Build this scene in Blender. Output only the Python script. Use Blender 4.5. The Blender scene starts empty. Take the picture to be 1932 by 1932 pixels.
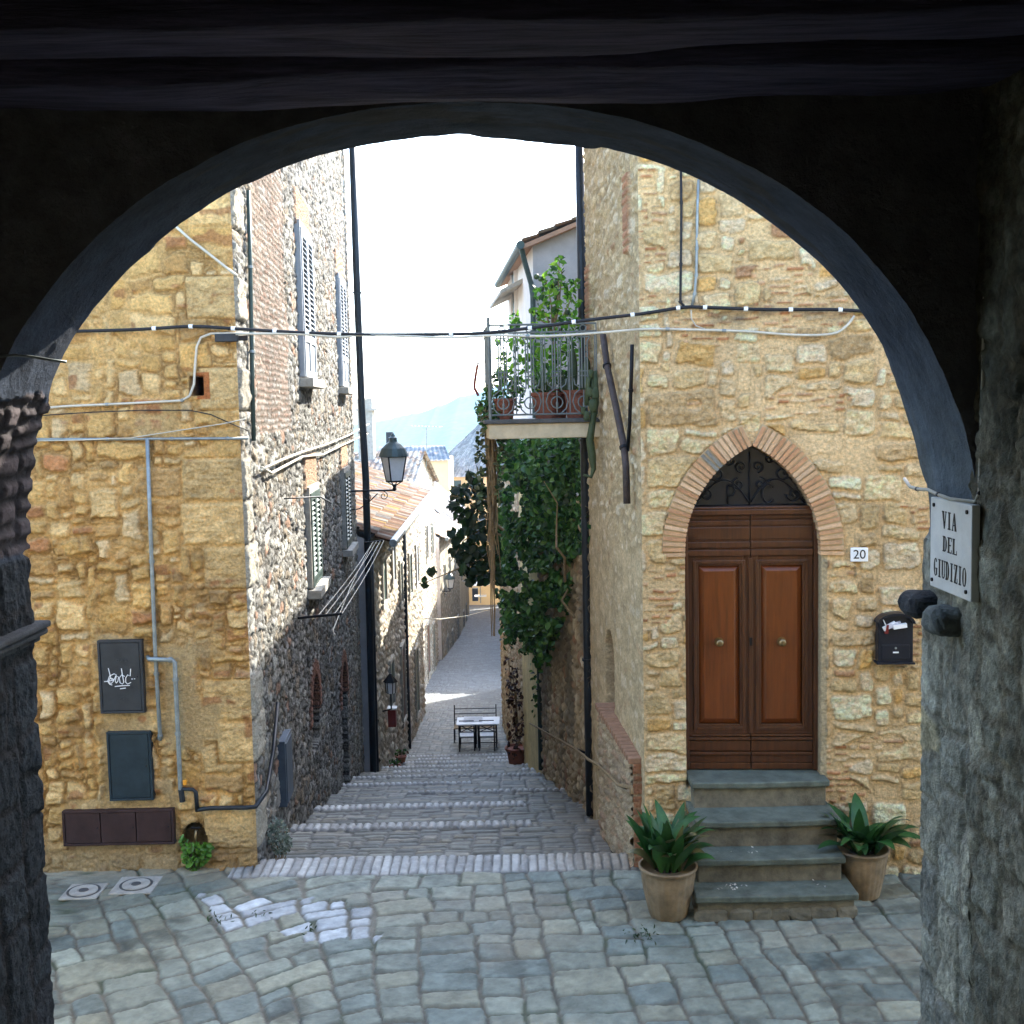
import bpy, math, random
import numpy as np
from mathutils import Vector, Matrix
random.seed(7); rng = np.random.default_rng(7)
S = bpy.context.scene; COL = S.collection
# ------------------------------------------------------------------ camera
K = 2200.0; CX = 966.0                      # focal length and centre in a 1932 px wide frame
PITCH = math.atan(193.0/K); ROLL = math.radians(1.2)
fwd = Vector((0, math.cos(PITCH), -math.sin(PITCH)))
up0 = Vector((0, math.sin(PITCH), math.cos(PITCH))); rt0 = Vector((1, 0, 0))
RT = rt0*math.cos(ROLL) - up0*math.sin(ROLL); UP = up0*math.cos(ROLL) + rt0*math.sin(ROLL)
# world verticals must lean to the left at their top
RT = rt0*math.cos(ROLL) - up0*math.sin(ROLL); UP = rt0*math.sin(ROLL) + up0*math.cos(ROLL)
cam = bpy.data.objects.new('camera', bpy.data.cameras.new('camera')); COL.objects.link(cam)
cam.data.sensor_width = 36; cam.data.lens = 36*K/1932; cam.data.clip_end = 6000; cam.data.clip_start = 0.05
cam.matrix_world = Matrix(((RT.x, UP.x, -fwd.x, 0), (RT.y, UP.y, -fwd.y, 0), (RT.z, UP.z, -fwd.z, 0), (0, 0, 0, 1)))
S.camera = cam
# ------------------------------------------------------------------ light
SUN_EL = math.radians(37); SUN_AZ = math.radians(33)      # azimuth from straight ahead towards the right
w = bpy.data.worlds.new('World'); S.world = w; w.use_nodes = True
nt = w.node_tree; bg = nt.nodes['Background']
sky = nt.nodes.new('ShaderNodeTexSky'); sky.sky_type = 'NISHITA'; sky.sun_disc = False
sky.sun_elevation = SUN_EL; sky.sun_rotation = SUN_AZ; sky.air_density = 1.0; sky.dust_density = 1.5; sky.ozone_density = 1.6
nt.links.new(sky.outputs[0], bg.inputs[0]); bg.inputs[1].default_value = 0.15
sd = Vector((math.sin(SUN_AZ)*math.cos(SUN_EL), math.cos(SUN_AZ)*math.cos(SUN_EL), math.sin(SUN_EL)))
sun = bpy.data.objects.new('sun', bpy.data.lights.new('sun', 'SUN')); COL.objects.link(sun)
sun.data.energy = 3.0; sun.data.angle = math.radians(0.5); sun.data.color = (1, .95, .86)
sun.rotation_euler = (-sd).to_track_quat('-Z', 'Y').to_euler(); sun.location = (8, 10, 12)
S.view_settings.view_transform = 'Standard'; S.view_settings.look = 'None'
S.view_settings.exposure = 3.0; S.view_settings.gamma = 1.0
S.cycles.max_bounces = 8; S.cycles.diffuse_bounces = 5

# ------------------------------------------------------------------ placing helpers
def ray(px, py):
    return fwd*K + RT*(px-CX) - UP*(py-CX)
def at(px, py, Y):
    d = ray(px, py); return d*(Y/d.y)
def hit(px, py, p0, n):
    d = ray(px, py); return d*(Vector(p0).dot(Vector(n))/d.dot(Vector(n)))

# ------------------------------------------------------------------ object helpers
def tag(o, label=None, cat=None, group=None, kind=None):
    if label: o['label'] = label
    if cat: o['category'] = cat
    if group: o['group'] = group
    if kind: o['kind'] = kind
    return o
def thing(name, label, cat, loc=(0, 0, 0), group=None, rz=0):
    o = bpy.data.objects.new(name, None); COL.objects.link(o); o.location = loc; o.rotation_euler.z = rz
    o.empty_display_size = .1
    return tag(o, label, cat, group)
def link(name, me, mat=None, parent=None, loc=None):
    o = bpy.data.objects.new(name, me); COL.objects.link(o)
    if mat is not None: me.materials.append(mat)
    if parent is not None:
        o.parent = parent
        if loc is None:
            r = parent; t = Vector((0, 0, 0)); rot = 0
            while r is not None:
                t += r.location; rot += abs(r.rotation_euler.z); r = r.parent
            if rot == 0: o.location = -t        # meshes are written in world coordinates
        else: o.location = loc
    elif loc is not None: o.location = loc
    return o
def dup_tree(o, parent=None):
    c = o.copy(); COL.objects.link(c)
    if parent: c.parent = parent
    for ch in list(o.children): dup_tree(ch, c)
    return c

class MB:
    def __init__(s): s.v = []; s.f = []
    def add(s, vs, fs):
        b = len(s.v); s.v += [tuple(p) for p in vs]; s.f += [tuple(i+b for i in f) for f in fs]; return s
    def box(s, x0, x1, y0, y1, z0, z1, M=None):
        vs = [Vector((x, y, z)) for z in (z0, z1) for y in (y0, y1) for x in (x0, x1)]
        if M: vs = [M(p) for p in vs]
        return s.add(vs, [(0, 2, 3, 1), (4, 5, 7, 6), (0, 1, 5, 4), (2, 6, 7, 3), (0, 4, 6, 2), (1, 3, 7, 5)])
    def hexa(s, a, b):                       # two matching quads
        return s.add(list(a)+list(b), [(3, 2, 1, 0), (4, 5, 6, 7), (0, 1, 5, 4), (1, 2, 6, 5), (2, 3, 7, 6), (3, 0, 4, 7)])
    def tube(s, pts, r, n=8, cap=True):
        pts = [Vector(p) for p in pts]; rs = r if isinstance(r, (list, tuple)) else [r]*len(pts)
        vs = []; fs = []; prev = None
        for i, p in enumerate(pts):
            t = (pts[min(i+1, len(pts)-1)]-pts[max(i-1, 0)])
            t = t.normalized() if t.length > 1e-9 else Vector((0, 0, 1))
            a = prev - t*prev.dot(t) if prev is not None else t.cross(Vector((0.13, 0.31, 1)) if abs(t.z) < .9 else Vector((1, .2, .1)))
            if a.length < 1e-6: a = t.orthogonal()
            a.normalize(); b = t.cross(a); prev = a
            for k in range(n):
                an = 2*math.pi*k/n; vs.append(p+(a*math.cos(an)+b*math.sin(an))*rs[i])
        for i in range(len(pts)-1):
            for k in range(n):
                fs.append((i*n+k, i*n+(k+1) % n, (i+1)*n+(k+1) % n, (i+1)*n+k))
        if cap: fs += [tuple(range(n-1, -1, -1)), tuple((len(pts)-1)*n+k for k in range(n))]
        return s.add(vs, fs)
    def lathe(s, prof, c=(0, 0, 0), n=24, ridge=None):
        vs = []; fs = []
        for (r, z) in prof:
            for k in range(n):
                an = 2*math.pi*k/n; rr = r*(1+(ridge(k, z) if ridge else 0))
                vs.append((c[0]+rr*math.cos(an), c[1]+rr*math.sin(an), c[2]+z))
        for i in range(len(prof)-1):
            for k in range(n): fs.append((i*n+k, i*n+(k+1) % n, (i+1)*n+(k+1) % n, (i+1)*n+k))
        fs += [tuple(range(n-1, -1, -1)), tuple((len(prof)-1)*n+k for k in range(n))]
        return s.add(vs, fs)
    def prism(s, poly, M, d0, d1):           # poly in (a,b); M(a,b,d) -> point
        n = len(poly); vs = [M(a, b, d0) for a, b in poly]+[M(a, b, d1) for a, b in poly]
        fs = [tuple(range(n-1, -1, -1)), tuple(range(n, 2*n))]+[(i, (i+1) % n, n+(i+1) % n, n+i) for i in range(n)]
        return s.add(vs, fs)
    def build(s, name, mat, parent=None, smooth=False, bevel=0, seg=2, loc=None, fix=True):
        me = bpy.data.meshes.new(name); me.from_pydata(s.v, [], s.f); me.validate()
        if fix:
            import bmesh
            bm = bmesh.new(); bm.from_mesh(me); bmesh.ops.recalc_face_normals(bm, faces=bm.faces)
            if bevel: bmesh.ops.bevel(bm, geom=[e for e in bm.edges if e.calc_face_angle(0) > .5], offset=bevel, segments=seg, affect='EDGES', profile=.5, clamp_overlap=True)
            bm.to_mesh(me); bm.free()
        if smooth: me.polygons.foreach_set('use_smooth', [True]*len(me.polygons))
        return link(name, me, mat, parent, loc)

# ------------------------------------------------------------------ noise and stone packing
def _h(x, y, s):
    h = (x*374761393 + y*668265263 + s*974634777) & 0xffffffff
    h = ((h ^ (h >> 13))*1274126177) & 0xffffffff
    h = ((h ^ (h >> 15))*2246822519) & 0xffffffff
    return ((h ^ (h >> 16)) & 0xffffff)/float(0xffffff)
def vn(x, y, s=0):
    xi = np.floor(x).astype(np.int64); yi = np.floor(y).astype(np.int64)
    u = x-xi; v = y-yi; u = u*u*(3-2*u); v = v*v*(3-2*v)
    a = _h(xi, yi, s); b = _h(xi+1, yi, s); c = _h(xi, yi+1, s); d = _h(xi+1, yi+1, s)
    return (a*(1-u)+b*u)*(1-v)+(c*(1-u)+d*u)*v
def fbm(x, y, s=0, o=4, g=.5):
    t = 0; a = 1; n = 0
    for i in range(o):
        t = t+a*vn(x+i*17.3, y-i*9.1, s+i*31); n += a; a *= g; x = x*2.03; y = y*2.03
    return t/n
def sst(a, b, x):
    t = np.clip((x-a)/(b-a), 0, 1); return t*t*(3-2*t)
def mix(a, b, t): return a*(1-t)+b*t
def pack(W, H, m, sizes, seed):
    r = random.Random(seed); nx = int(W/m)+2; ny = int(H/m)+2
    g = [[-1]*nx for _ in range(ny)]; rects = []
    wts = [q[4] for q in sizes]
    for j in range(ny):
        i = 0; row = g[j]
        while i < nx:
            if row[i] >= 0: i += 1; continue
            run = 0
            while i+run < nx and row[i+run] < 0: run += 1
            q = r.choices(sizes, wts)[0]
            ww = r.randint(q[0], q[1]); hh = r.randint(q[2], q[3])
            if run-ww < max(2, q[0]-1): ww = run if run <= q[1]*1.6 else run//2
            ww = min(ww, run); hh = min(hh, ny-j)
            k = len(rects); rects.append((i*m, j*m, (i+ww)*m, (j+hh)*m))
            for jj in range(j, j+hh):
                for ii in range(i, i+ww): g[jj][ii] = k
            i += ww
    return np.array(g), np.array(rects), m
def stones(U, Z, P, seed, warp=.03, wf=4., gap=.012, bev=.03, rad=.03, tilt=.12):
    g, R, m = P
    u = U+warp*2*(fbm(U*wf, Z*wf, seed, 3)-.5); z = Z+warp*2*(fbm(U*wf+40, Z*wf+11, seed+5, 3)-.5)
    i = np.clip((u/m).astype(int), 0, g.shape[1]-1); j = np.clip((z/m).astype(int), 0, g.shape[0]-1)
    k = g[j, i]; q = R[k]
    rr = [_h(k, k*0+n, seed+77) for n in range(6)]
    lx = u-(q[..., 0]+q[..., 2])/2; lz = z-(q[..., 1]+q[..., 3])/2
    a = (rr[0]-.5)*tilt; lx, lz = lx+a*lz, lz-a*lx
    hw = (q[..., 2]-q[..., 0])/2-gap*(.5+rr[1]); hh = (q[..., 3]-q[..., 1])/2-gap*(.5+rr[2])
    rd = np.minimum(rad, np.minimum(hw, hh)*.8)
    qx = np.abs(lx)-hw+rd; qz = np.abs(lz)-hh+rd
    d = -(np.hypot(np.maximum(qx, 0), np.maximum(qz, 0))+np.minimum(np.maximum(qx, qz), 0)-rd)
    return sst(0, bev, d), d, rr, lx, lz
def pal(r, cols):
    c = np.array([q[:3] for q in cols]); wts = np.cumsum([q[3] for q in cols]); wts = wts/wts[-1]
    return c[np.clip(np.searchsorted(wts, r), 0, len(c)-1)]
def grid_mesh(name, P, C, mat, parent=None, flip=False):
    nu, nv = P.shape[:2]
    me = bpy.data.meshes.new(name)
    me.vertices.add(nu*nv); me.vertices.foreach_set('co', P.reshape(-1).astype(np.float32))
    idx = np.arange(nu*nv).reshape(nu, nv)
    q = np.stack([idx[:-1, :-1], idx[1:, :-1], idx[1:, 1:], idx[:-1, 1:]], -1).reshape(-1, 4)
    if flip: q = q[:, ::-1]
    n = len(q)
    me.loops.add(n*4); me.loops.foreach_set('vertex_index', q.reshape(-1).astype(np.int32))
    me.polygons.add(n); me.polygons.foreach_set('loop_start', np.arange(0, n*4, 4, dtype=np.int32))
    me.polygons.foreach_set('use_smooth', np.ones(n, bool))
    if C is not None:
        at_ = me.attributes.new('Col', 'FLOAT_COLOR', 'POINT')
        c4 = np.ones((nu*nv, 4), np.float32); c4[:, :3] = C.reshape(-1, 3); at_.data.foreach_set('color', c4.reshape(-1))
    me.update(calc_edges=True)
    return link(name, me, mat, parent)
def span(a, b, d): return np.linspace(a, b, max(2, int(round(abs(b-a)/d))+1))

# ------------------------------------------------------------------ materials
def mat(name, col=(.5, .5, .5), rough=.8, metal=0, var=.25, vs=8., bump=.15, bs=40., bd=.02, attr=False, spec=.3, grain=None, trans=0):
    m = bpy.data.materials.new(name); m.use_nodes = True; t = m.node_tree; b = t.nodes['Principled BSDF']
    b.inputs['Roughness'].default_value = rough; b.inputs['Metallic'].default_value = metal
    b.inputs['Specular IOR Level'].default_value = spec
    tc = t.nodes.new('ShaderNodeTexCoord'); mp = t.nodes.new('ShaderNodeMapping'); t.links.new(tc.outputs['Object'], mp.inputs[0])
    if grain: mp.inputs['Scale'].default_value = grain
    nz = t.nodes.new('ShaderNodeTexNoise'); nz.inputs['Scale'].default_value = vs; nz.inputs['Detail'].default_value = 6; nz.inputs['Roughness'].default_value = .65
    t.links.new(mp.outputs[0], nz.inputs['Vector'])
    mr = t.nodes.new('ShaderNodeMapRange'); mr.inputs[1].default_value = .25; mr.inputs[2].default_value = .75
    mr.inputs[3].default_value = 1-var; mr.inputs[4].default_value = 1+var; t.links.new(nz.outputs[0], mr.inputs[0])
    mx = t.nodes.new('ShaderNodeMix'); mx.data_type = 'RGBA'; mx.blend_type = 'MULTIPLY'; mx.inputs[0].default_value = 1
    if attr:
        a = t.nodes.new('ShaderNodeAttribute'); a.attribute_name = 'Col'; t.links.new(a.outputs['Color'], mx.inputs[6])
    else: mx.inputs[6].default_value = (*col, 1)
    t.links.new(mr.outputs[0], mx.inputs[7]); t.links.new(mx.outputs[2], b.inputs['Base Color'])
    if bump:
        n2 = t.nodes.new('ShaderNodeTexNoise'); n2.inputs['Scale'].default_value = bs; n2.inputs['Detail'].default_value = 8; n2.inputs['Roughness'].default_value = .7
        t.links.new(mp.outputs[0], n2.inputs['Vector'])
        bp = t.nodes.new('ShaderNodeBump'); bp.inputs['Strength'].default_value = bump; bp.inputs['Distance'].default_value = bd
        t.links.new(n2.outputs[0], bp.inputs['Height']); t.links.new(bp.outputs[0], b.inputs['Normal'])
    if trans:
        tr = t.nodes.new('ShaderNodeBsdfTranslucent'); t.links.new(mx.outputs[2], tr.inputs[0])
        ms = t.nodes.new('ShaderNodeMixShader'); ms.inputs[0].default_value = trans
        out = [n for n in t.nodes if n.type == 'OUTPUT_MATERIAL'][0]
        t.links.new(b.outputs[0], ms.inputs[1]); t.links.new(tr.outputs[0], ms.inputs[2]); t.links.new(ms.outputs[0], out.inputs[0])
    return m
M_stone = mat('rubble stone', attr=True, rough=.92, var=.42, vs=36, bump=1.0, bs=30, bd=.045, spec=.15)
M_stone_far = mat('far rubble stone', attr=True, rough=.92, var=.3, vs=7, bump=.8, bs=14, spec=.15)
M_pave = mat('paving stone', attr=True, rough=.62, var=.22, vs=14, bump=.4, bs=45, spec=.4)
M_plas = mat('arch plaster', attr=True, rough=.9, var=.35, vs=9, bump=.8, bs=28, bd=.03, spec=.15)
M_dark = mat('blue tinted ceiling wood', (.075, .068, .12), .8, var=.75, vs=5, bump=1.0, bs=12, grain=(.6, 8, 8))  # blue cast of the sky light is put into the wood colour
M_pass = mat('dark passage wall', (.10, .09, .085), .95, var=.4, vs=2, bump=.5, bs=12)  # one even dark base colour
M_wood = mat('varnished door wood', (.070, .024, .007), .34, var=.5, vs=5, bump=.12, bs=14, grain=(6, 6, .5), spec=.5)
M_woodp = mat('orange door panel wood', (.14, .038, .006), .32, var=.4, vs=4, bump=.1, bs=12, grain=(6, 6, .5), spec=.5)
M_brass = mat('aged brass', (.28, .2, .1), .4, 1, var=.3)
M_iron = mat('black iron', (.018, .018, .02), .5, .6, var=.3, bump=.1)
M_rail = mat('grey painted iron', (.16, .18, .17), .55, .3, var=.3, bump=.1)
M_glass = mat('dark glass', (.012, .014, .018), .12, 0, var=.2, bump=0, spec=.6)
M_brick = mat('pale brick', attr=True, rough=.9, var=.25, vs=30, bump=.5, bs=60, spec=.15)
M_step = mat('grey sandstone step', (.112, .128, .10), .62, var=.5, vs=7, bump=.35, bs=60)
M_riser = mat('worn step riser', (.15, .135, .095), .85, var=.6, vs=7, bump=.5, bs=30)
M_pipe = mat('galvanised pipe', (.25, .28, .28), .5, .5, var=.35, vs=12, bump=.1)
M_pipe_d = mat('dark drainpipe paint', (.025, .03, .035), .45, .3, var=.3, bump=.05)
M_pipe_g = mat('green drainpipe paint', (.05, .075, .065), .5, .2, var=.3, bump=.05)
M_cab_b = mat('black cable', (.015, .015, .017), .6, var=.2, bump=0)
M_cab_w = mat('pale cable', (.5, .46, .37), .6, var=.25, bump=0)
M_white = mat('white paint', (.78, .8, .8), .5, var=.08, bump=.05)
M_box = mat('dark grey metal box', (.033, .037, .042), .5, .2, var=.3, vs=6, bump=.05)
M_box2 = mat('blue black metal box', (.018, .032, .042), .45, .2, var=.35, vs=6, bump=.05)
M_boxb = mat('brown metal box', (.040, .021, .020), .55, .2, var=.4, vs=8, bump=.08)
M_paintw = mat('white marker paint', (.75, .75, .75), .6, var=.05, bump=0)
M_faint = mat('faded print', (.055, .058, .062), .6, var=.1, bump=0)
M_conc = mat('pale concrete', (.36, .34, .29), .9, var=.3, vs=10, bump=.4, bs=40)
M_concd = mat('dark cover iron', (.1, .1, .095), .7, .3, var=.3)
M_terra = mat('terracotta', (.27, .1, .06), .8, var=.3, vs=10, bump=.2)
M_pot = mat('glazed ridged pot', (.23, .165, .095), .5, var=.55, vs=6, bump=.2)
M_soil = mat('potting soil', (.03, .022, .015), 1, var=.5, vs=40, bump=1)
M_leafA = mat('dark strap leaf', attr=True, rough=.42, var=.3, vs=14, bump=0, spec=.35, trans=.15)
M_leaf = mat('ivy leaf', attr=True, rough=.42, var=.2, vs=6, bump=0, spec=.35, trans=.3)
M_vine = mat('dry vine stem', (.22, .155, .08), .95, var=.4, vs=20, bump=.5)
M_marble = mat('white marble', (.74, .73, .68), .5, var=.12, vs=9, bump=.1, bs=30)
M_black = mat('black paint', (.012, .012, .012), .5, var=.1, bump=0)
M_plaster_y = mat('ochre plaster', (.52, .39, .2), .9, var=.2, vs=2, bump=.3, bs=10)
M_plaster_w = mat('white plaster', (.72, .66, .6), .9, var=.15, vs=1.5, bump=.2, bs=10)
M_plaster_g = mat('grey plaster', (.4, .39, .38), .9, var=.25, vs=1.5, bump=.3, bs=8)
M_slab = mat('balcony concrete', (.56, .47, .31), .9, var=.3, vs=4, bump=.3, bs=20)
M_tile = mat('roof tile', attr=True, rough=.9, var=.35, vs=5, bump=.4, bs=15, spec=.1)
M_shut = mat('grey white shutter', (.30, .33, .36), .6, var=.12, bump=.05)
M_shutd = mat('dark green shutter', (.035, .06, .05), .5, var=.2, bump=.05)
M_lampglass = mat('frosted lamp glass', (.75, .77, .8), .25, var=.08, bump=0, spec=.5)
M_lampmetal = mat('grey green lamp metal', (.06, .085, .085), .45, .4, var=.2, bump=.05)
M_red = mat('red paint', (.16, .018, .014), .5, var=.15, bump=0)
M_orange = mat('orange gas fitting', (.75, .32, .03), .5, var=.1, bump=0)
M_plaste = mat('black plastic mailbox', (.012, .014, .02), .35, var=.2, bump=.03)

# ================================================================== SETTING
CORNX = at(487, 1648, 10.9).x; LFY = 10.9                        # left house corner
LSD = (838-CX)/K                                                  # alley direction dX/dY
def LSX(Y): return CORNX+LSD*(Y-LFY)
LS_END = 24.6
def onLS(px, py):
    return hit(px, py, (CORNX, LFY, 0), (1, -LSD, 0))
def onLF(px, py): return at(px, py, LFY)
RCY = 10.6; RCX = at(1212, 1100, RCY).x; RSD = -.061
def RSX(Y): return RCX+RSD*(Y-RCY)
RA = math.radians(4.0); RDIR = Vector((math.cos(RA), -math.sin(RA), 0)); RN = Vector((-math.sin(RA), -math.cos(RA), 0))
RC = Vector((RCX, RCY, 0))
def onRF(px, py, off=0): return hit(px, py, RC+RN*off, RN)
def uRF(px, py, off=0):
    p = onRF(px, py, off); return (p-RC).dot(RDIR), p.z
def RFp(u, z, off=0):
    p = RC+RDIR*u+RN*off; return Vector((p.x, p.y, z))
def onRS(px, py): return hit(px, py, (RCX, RCY, 0), (1, -RSD, 0))
STZ = -4.35
NOS = [(11.05, -4.35), (13.4, -4.86), (15.6, -5.39), (17.7, -5.91), (19.7, -6.42), (21.7, -6.93), (23.7, -7.46), (25.7, -7.98), (27.7, -8.49), (29.6, -8.99), (31.2, -9.39)]
def stair_z(Y):
    Y = np.asarray(Y, float); z = np.full(Y.shape, STZ)
    for (y0, z0), (y1, z1) in zip(NOS[:-1], NOS[1:]):
        k = (Y > y0) & (Y <= y1); z[k] = z0-.17+(z1-z0+.17)*(Y[k]-y0)/(y1-y0)
    k = Y > NOS[-1][0]; z[k] = NOS[-1][1]-.1-.125*(Y[k]-NOS[-1][0])
    return z
def gz(Y): return float(stair_z(np.array([Y]))[0])

# ---- street paving
xs = np.concatenate([span(-9, -3.9, .12), span(-3.9, 4.0, .015)[1:], span(4.0, 9, .12)[1:]])
ys = np.concatenate([span(-1, 7.0, .3), span(7.0, 7.7, .1)[1:], span(7.7, 11.06, .016)[1:]])
X, Y = np.meshgrid(xs, ys, indexing='ij')
Pp = pack(24, 20, .06, [(5, 8, 4, 5, 4), (4, 6, 4, 5, 4), (9, 12, 6, 7, .5), (4, 6, 3, 4, 1)], 5)
ang = np.radians(-4)-np.radians(24)*sst(-.6, -2.6, X+.25*(Y-9))
ca, sa = np.cos(ang), np.sin(ang)
U = (X+1)*ca-(Y-9)*sa+12; V = (X+1)*sa+(Y-9)*ca+8
m_, d_, r_, lx, lz = stones(U, V, Pp, 21, warp=.045, wf=2.6, gap=.007, bev=.015, rad=.03, tilt=.16)
base = pal(r_[3], [(.215, .23, .205, 4), (.25, .26, .225, 3), (.18, .205, .195, 3), (.27, .265, .215, 2), (.30, .31, .27, .6)])
base = base*(.82+.36*r_[4])[..., None]*(.5+.98*fbm(X*8, Y*8, 3, 6, .68))[..., None]; base = mix(base, base*.55, sst(.6, .75, fbm(X*1.7, Y*2.2, 35, 5, .6))[..., None])
Pw = pack(24, 20, .055, [(3, 5, 3, 4, 4), (4, 6, 3, 4, 2)], 15)
mw, dw, rw, lxw, lzw = stones(U, V, Pw, 25, warp=.035, wf=3.5, gap=.006, bev=.018, rad=.03, tilt=.2)
Xc = X-(lxw*ca+lzw*sa); Yc = Y-(-lxw*sa+lzw*ca)
wpat = (np.abs(Xc+2.0+.3*(Yc-9.78)) < .74+.0*X) & (np.abs(Yc-9.78+.22*(Xc+2)) < .37) & (rw[5] > .16)
m_ = np.where(wpat, mw, m_); r_ = [np.where(wpat, a_, b_) for a_, b_ in zip(rw, r_)]; lx = np.where(wpat, lxw, lx); lz = np.where(wpat, lzw, lz)
base = base*.84*np.array([1.02, 1.06, .95])
base = np.where(wpat[..., None], np.array([.37, .40, .405])*(.65+.6*r_[4])[..., None]*(.6+.75*fbm(X*11, Y*11, 6, 5, .65))[..., None], base)
wp2 = (r_[5] > .86) & (X > .3) & (X < 2.2) & (Y > 9.0)
base = np.where(wp2[..., None], base*1.35, base)
tan = sst(.55, .8, fbm(X*.9+4, Y*1.3, 8, 3))*.5
base = mix(base, np.array([.27, .215, .14]), (tan*.7)[..., None])
dirt = sst(10.3, 10.9, Y)*sst(-1.9, -2.6, X)
base = mix(base, np.array([.33, .26, .16]), (.5*dirt)[..., None])
mort = np.array([.145, .135, .10])*(.5+.7*fbm(X*9, Y*9, 12))[..., None]
mort = mix(mort, np.array([.07, .085, .05]), sst(.6, .72, fbm(X*2.2, Y*2.2, 15, 3))[..., None])
C = mix(mort, base, m_[..., None])
ed_ = 11.04-Y+.03*(fbm(X*1.2, Y*0, 77, 2)-.5); bnd = (ed_ < .40) & (X > -2.75) & (X < 1.3)
bi = np.floor(X/.088+.6*(fbm(X*2, Y*2, 4)-.5)); bfx = X/.088+.6*(fbm(X*2, Y*2, 4)-.5)-bi; bmk = sst(0, .16, np.minimum(bfx, 1-bfx))*sst(.40, .37, ed_)
bcol = .82*mix(np.array([.44, .44, .41]), np.array([.33, .28, .21]), sst(-.3, 1.0, X)[..., None])*(.65+.55*_h(bi.astype(int), (bi*0).astype(int), 8))[..., None]*(.7+.6*fbm(X*9, Y*9, 3))[..., None]
C = np.where(bnd[..., None], mix(np.array([.09, .085, .07]), bcol, bmk[..., None]), C); m_ = np.where(bnd, bmk*1.3, m_)
Z0 = np.where(Y < 7.2, -1.62-.361*np.maximum(Y, 0), STZ); Z0 = np.maximum(Z0, STZ)
Z = Z0+m_*(.014+.012*r_[2])+m_*.012*(lx*(r_[0]-.5)*6+lz*(r_[1]-.5)*8)+.016*m_*(fbm(X*16, Y*16, 30, 5, .65)-.5)+.007*m_*(1-np.abs(2*fbm(X*22, Y*22, 33, 3, .6)-1)-.7)+.02*(fbm(X*.8, Y*.8, 31, 2)-.5)-.004
street = grid_mesh('street', np.stack([X, Y, Z], -1), C, M_pave); tag(street, kind='structure')

# ---- stepped lane and road
vs_ = []
for (y0, z0), (y1, z1) in zip(NOS[:-1], NOS[1:]):
    n = int((y1-y0)/(.0022*y0)); vs_.append(np.concatenate([[y0+.002], np.linspace(y0+.02, y1-.004, n)]))
vs_.append(np.concatenate([span(31.2, 42, .09), span(42, 70, .2)[1:], span(70, 131, .5)[1:]]))
ys = np.concatenate(vs_); tt = np.linspace(0, 1, 200)
cx_ = np.interp(ys, [11, 33, 66, 130], [-.6, -1.4, -1.9, -3.2]); hw_ = np.interp(ys, [11, 33, 131], [2.1, 2.3, 3.2])
X = (cx_[None]+(tt[:, None]*2-1)*hw_[None]); Y = np.broadcast_to(ys[None], X.shape).copy()
Zs = np.broadcast_to(stair_z(ys)[None], X.shape)
nos = np.array([n[0] for n in NOS]); near = np.min(np.where(nos[None]-ys[:, None] >= -1e-6, nos[None]-ys[:, None], 9), 1); near = np.broadcast_to(near[None], X.shape)
Pt = pack(10, 120, .05, [(5, 9, 2, 3, 4), (3, 6, 2, 4, 2)], 9)
m1, d1, r1, lx, lz = stones(X+7, Y-10, Pt, 41, warp=.03, wf=4, gap=.008, bev=.022, rad=.02, tilt=.1)
ci = np.floor((X+8)/.095+.5*(fbm(X*2, Y*2, 4)-.5)).astype(int); fx = ((X+8)/.095+.5*(fbm(X*2, Y*2, 4)-.5))-ci
wd_ = .20+.14*_h(np.searchsorted(nos, Y), np.zeros(Y.shape, int), 9); band = (near < wd_+.03*np.sin(ci*2.1)) & (Y < 31.3) & ~((_h(np.searchsorted(nos, Y), np.floor((X+8)/.9).astype(int), 4) > .72) & (Y > 13.5)) & ~((X > .15) & (Y > 12) & (Y < 14))
mb = sst(0, .2, np.minimum(fx, 1-fx))*sst(0, .03, near)*sst(wd_+.0, wd_-.03, near)
rb = _h(ci, np.searchsorted(nos, Y), 3)
b1 = .8*pal(r1[3], [(.22, .235, .225, 3), (.28, .27, .23, 2), (.18, .2, .205, 2), (.33, .33, .31, 1)])*(.75+.5*r1[4])[..., None]*(.7+.6*fbm(X*8, Y*8, 5, 5, .62))[..., None]*np.array([1.06, 1.03, .90])
tan = sst(.2, 1.2, X)*sst(19, 13, Y)*.75
b1 = mix(b1, np.array([.25, .19, .125]), tan[..., None])
bb = ((.44+.14*_h(np.searchsorted(nos, Y), np.zeros(Y.shape, int), 2))[..., None]*np.array([.95, .97, .93])*(.6+.6*rb)[..., None]); bb = mix(bb, np.array([.30, .245, .18]), (tan*.8)[..., None])
mor = np.array([.10, .095, .08])
C = mix(mor*(1+0*X)[..., None], b1, m1[..., None]); C = np.where(band[..., None], mix(mor*(1+0*X)[..., None], bb, mb[..., None]), C)
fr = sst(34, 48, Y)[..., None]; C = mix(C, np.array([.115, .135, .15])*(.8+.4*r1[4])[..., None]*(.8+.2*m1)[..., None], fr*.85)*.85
Z = Zs+np.where(band, mb*.045, m1*.016*(.5+r1[2]))+.02*(fbm(X*2, Y*2, 6)-.5)
st = grid_mesh('stepped_lane', np.stack([X, Y, Z], -1), C, M_pave); tag(st, kind='structure')

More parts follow.
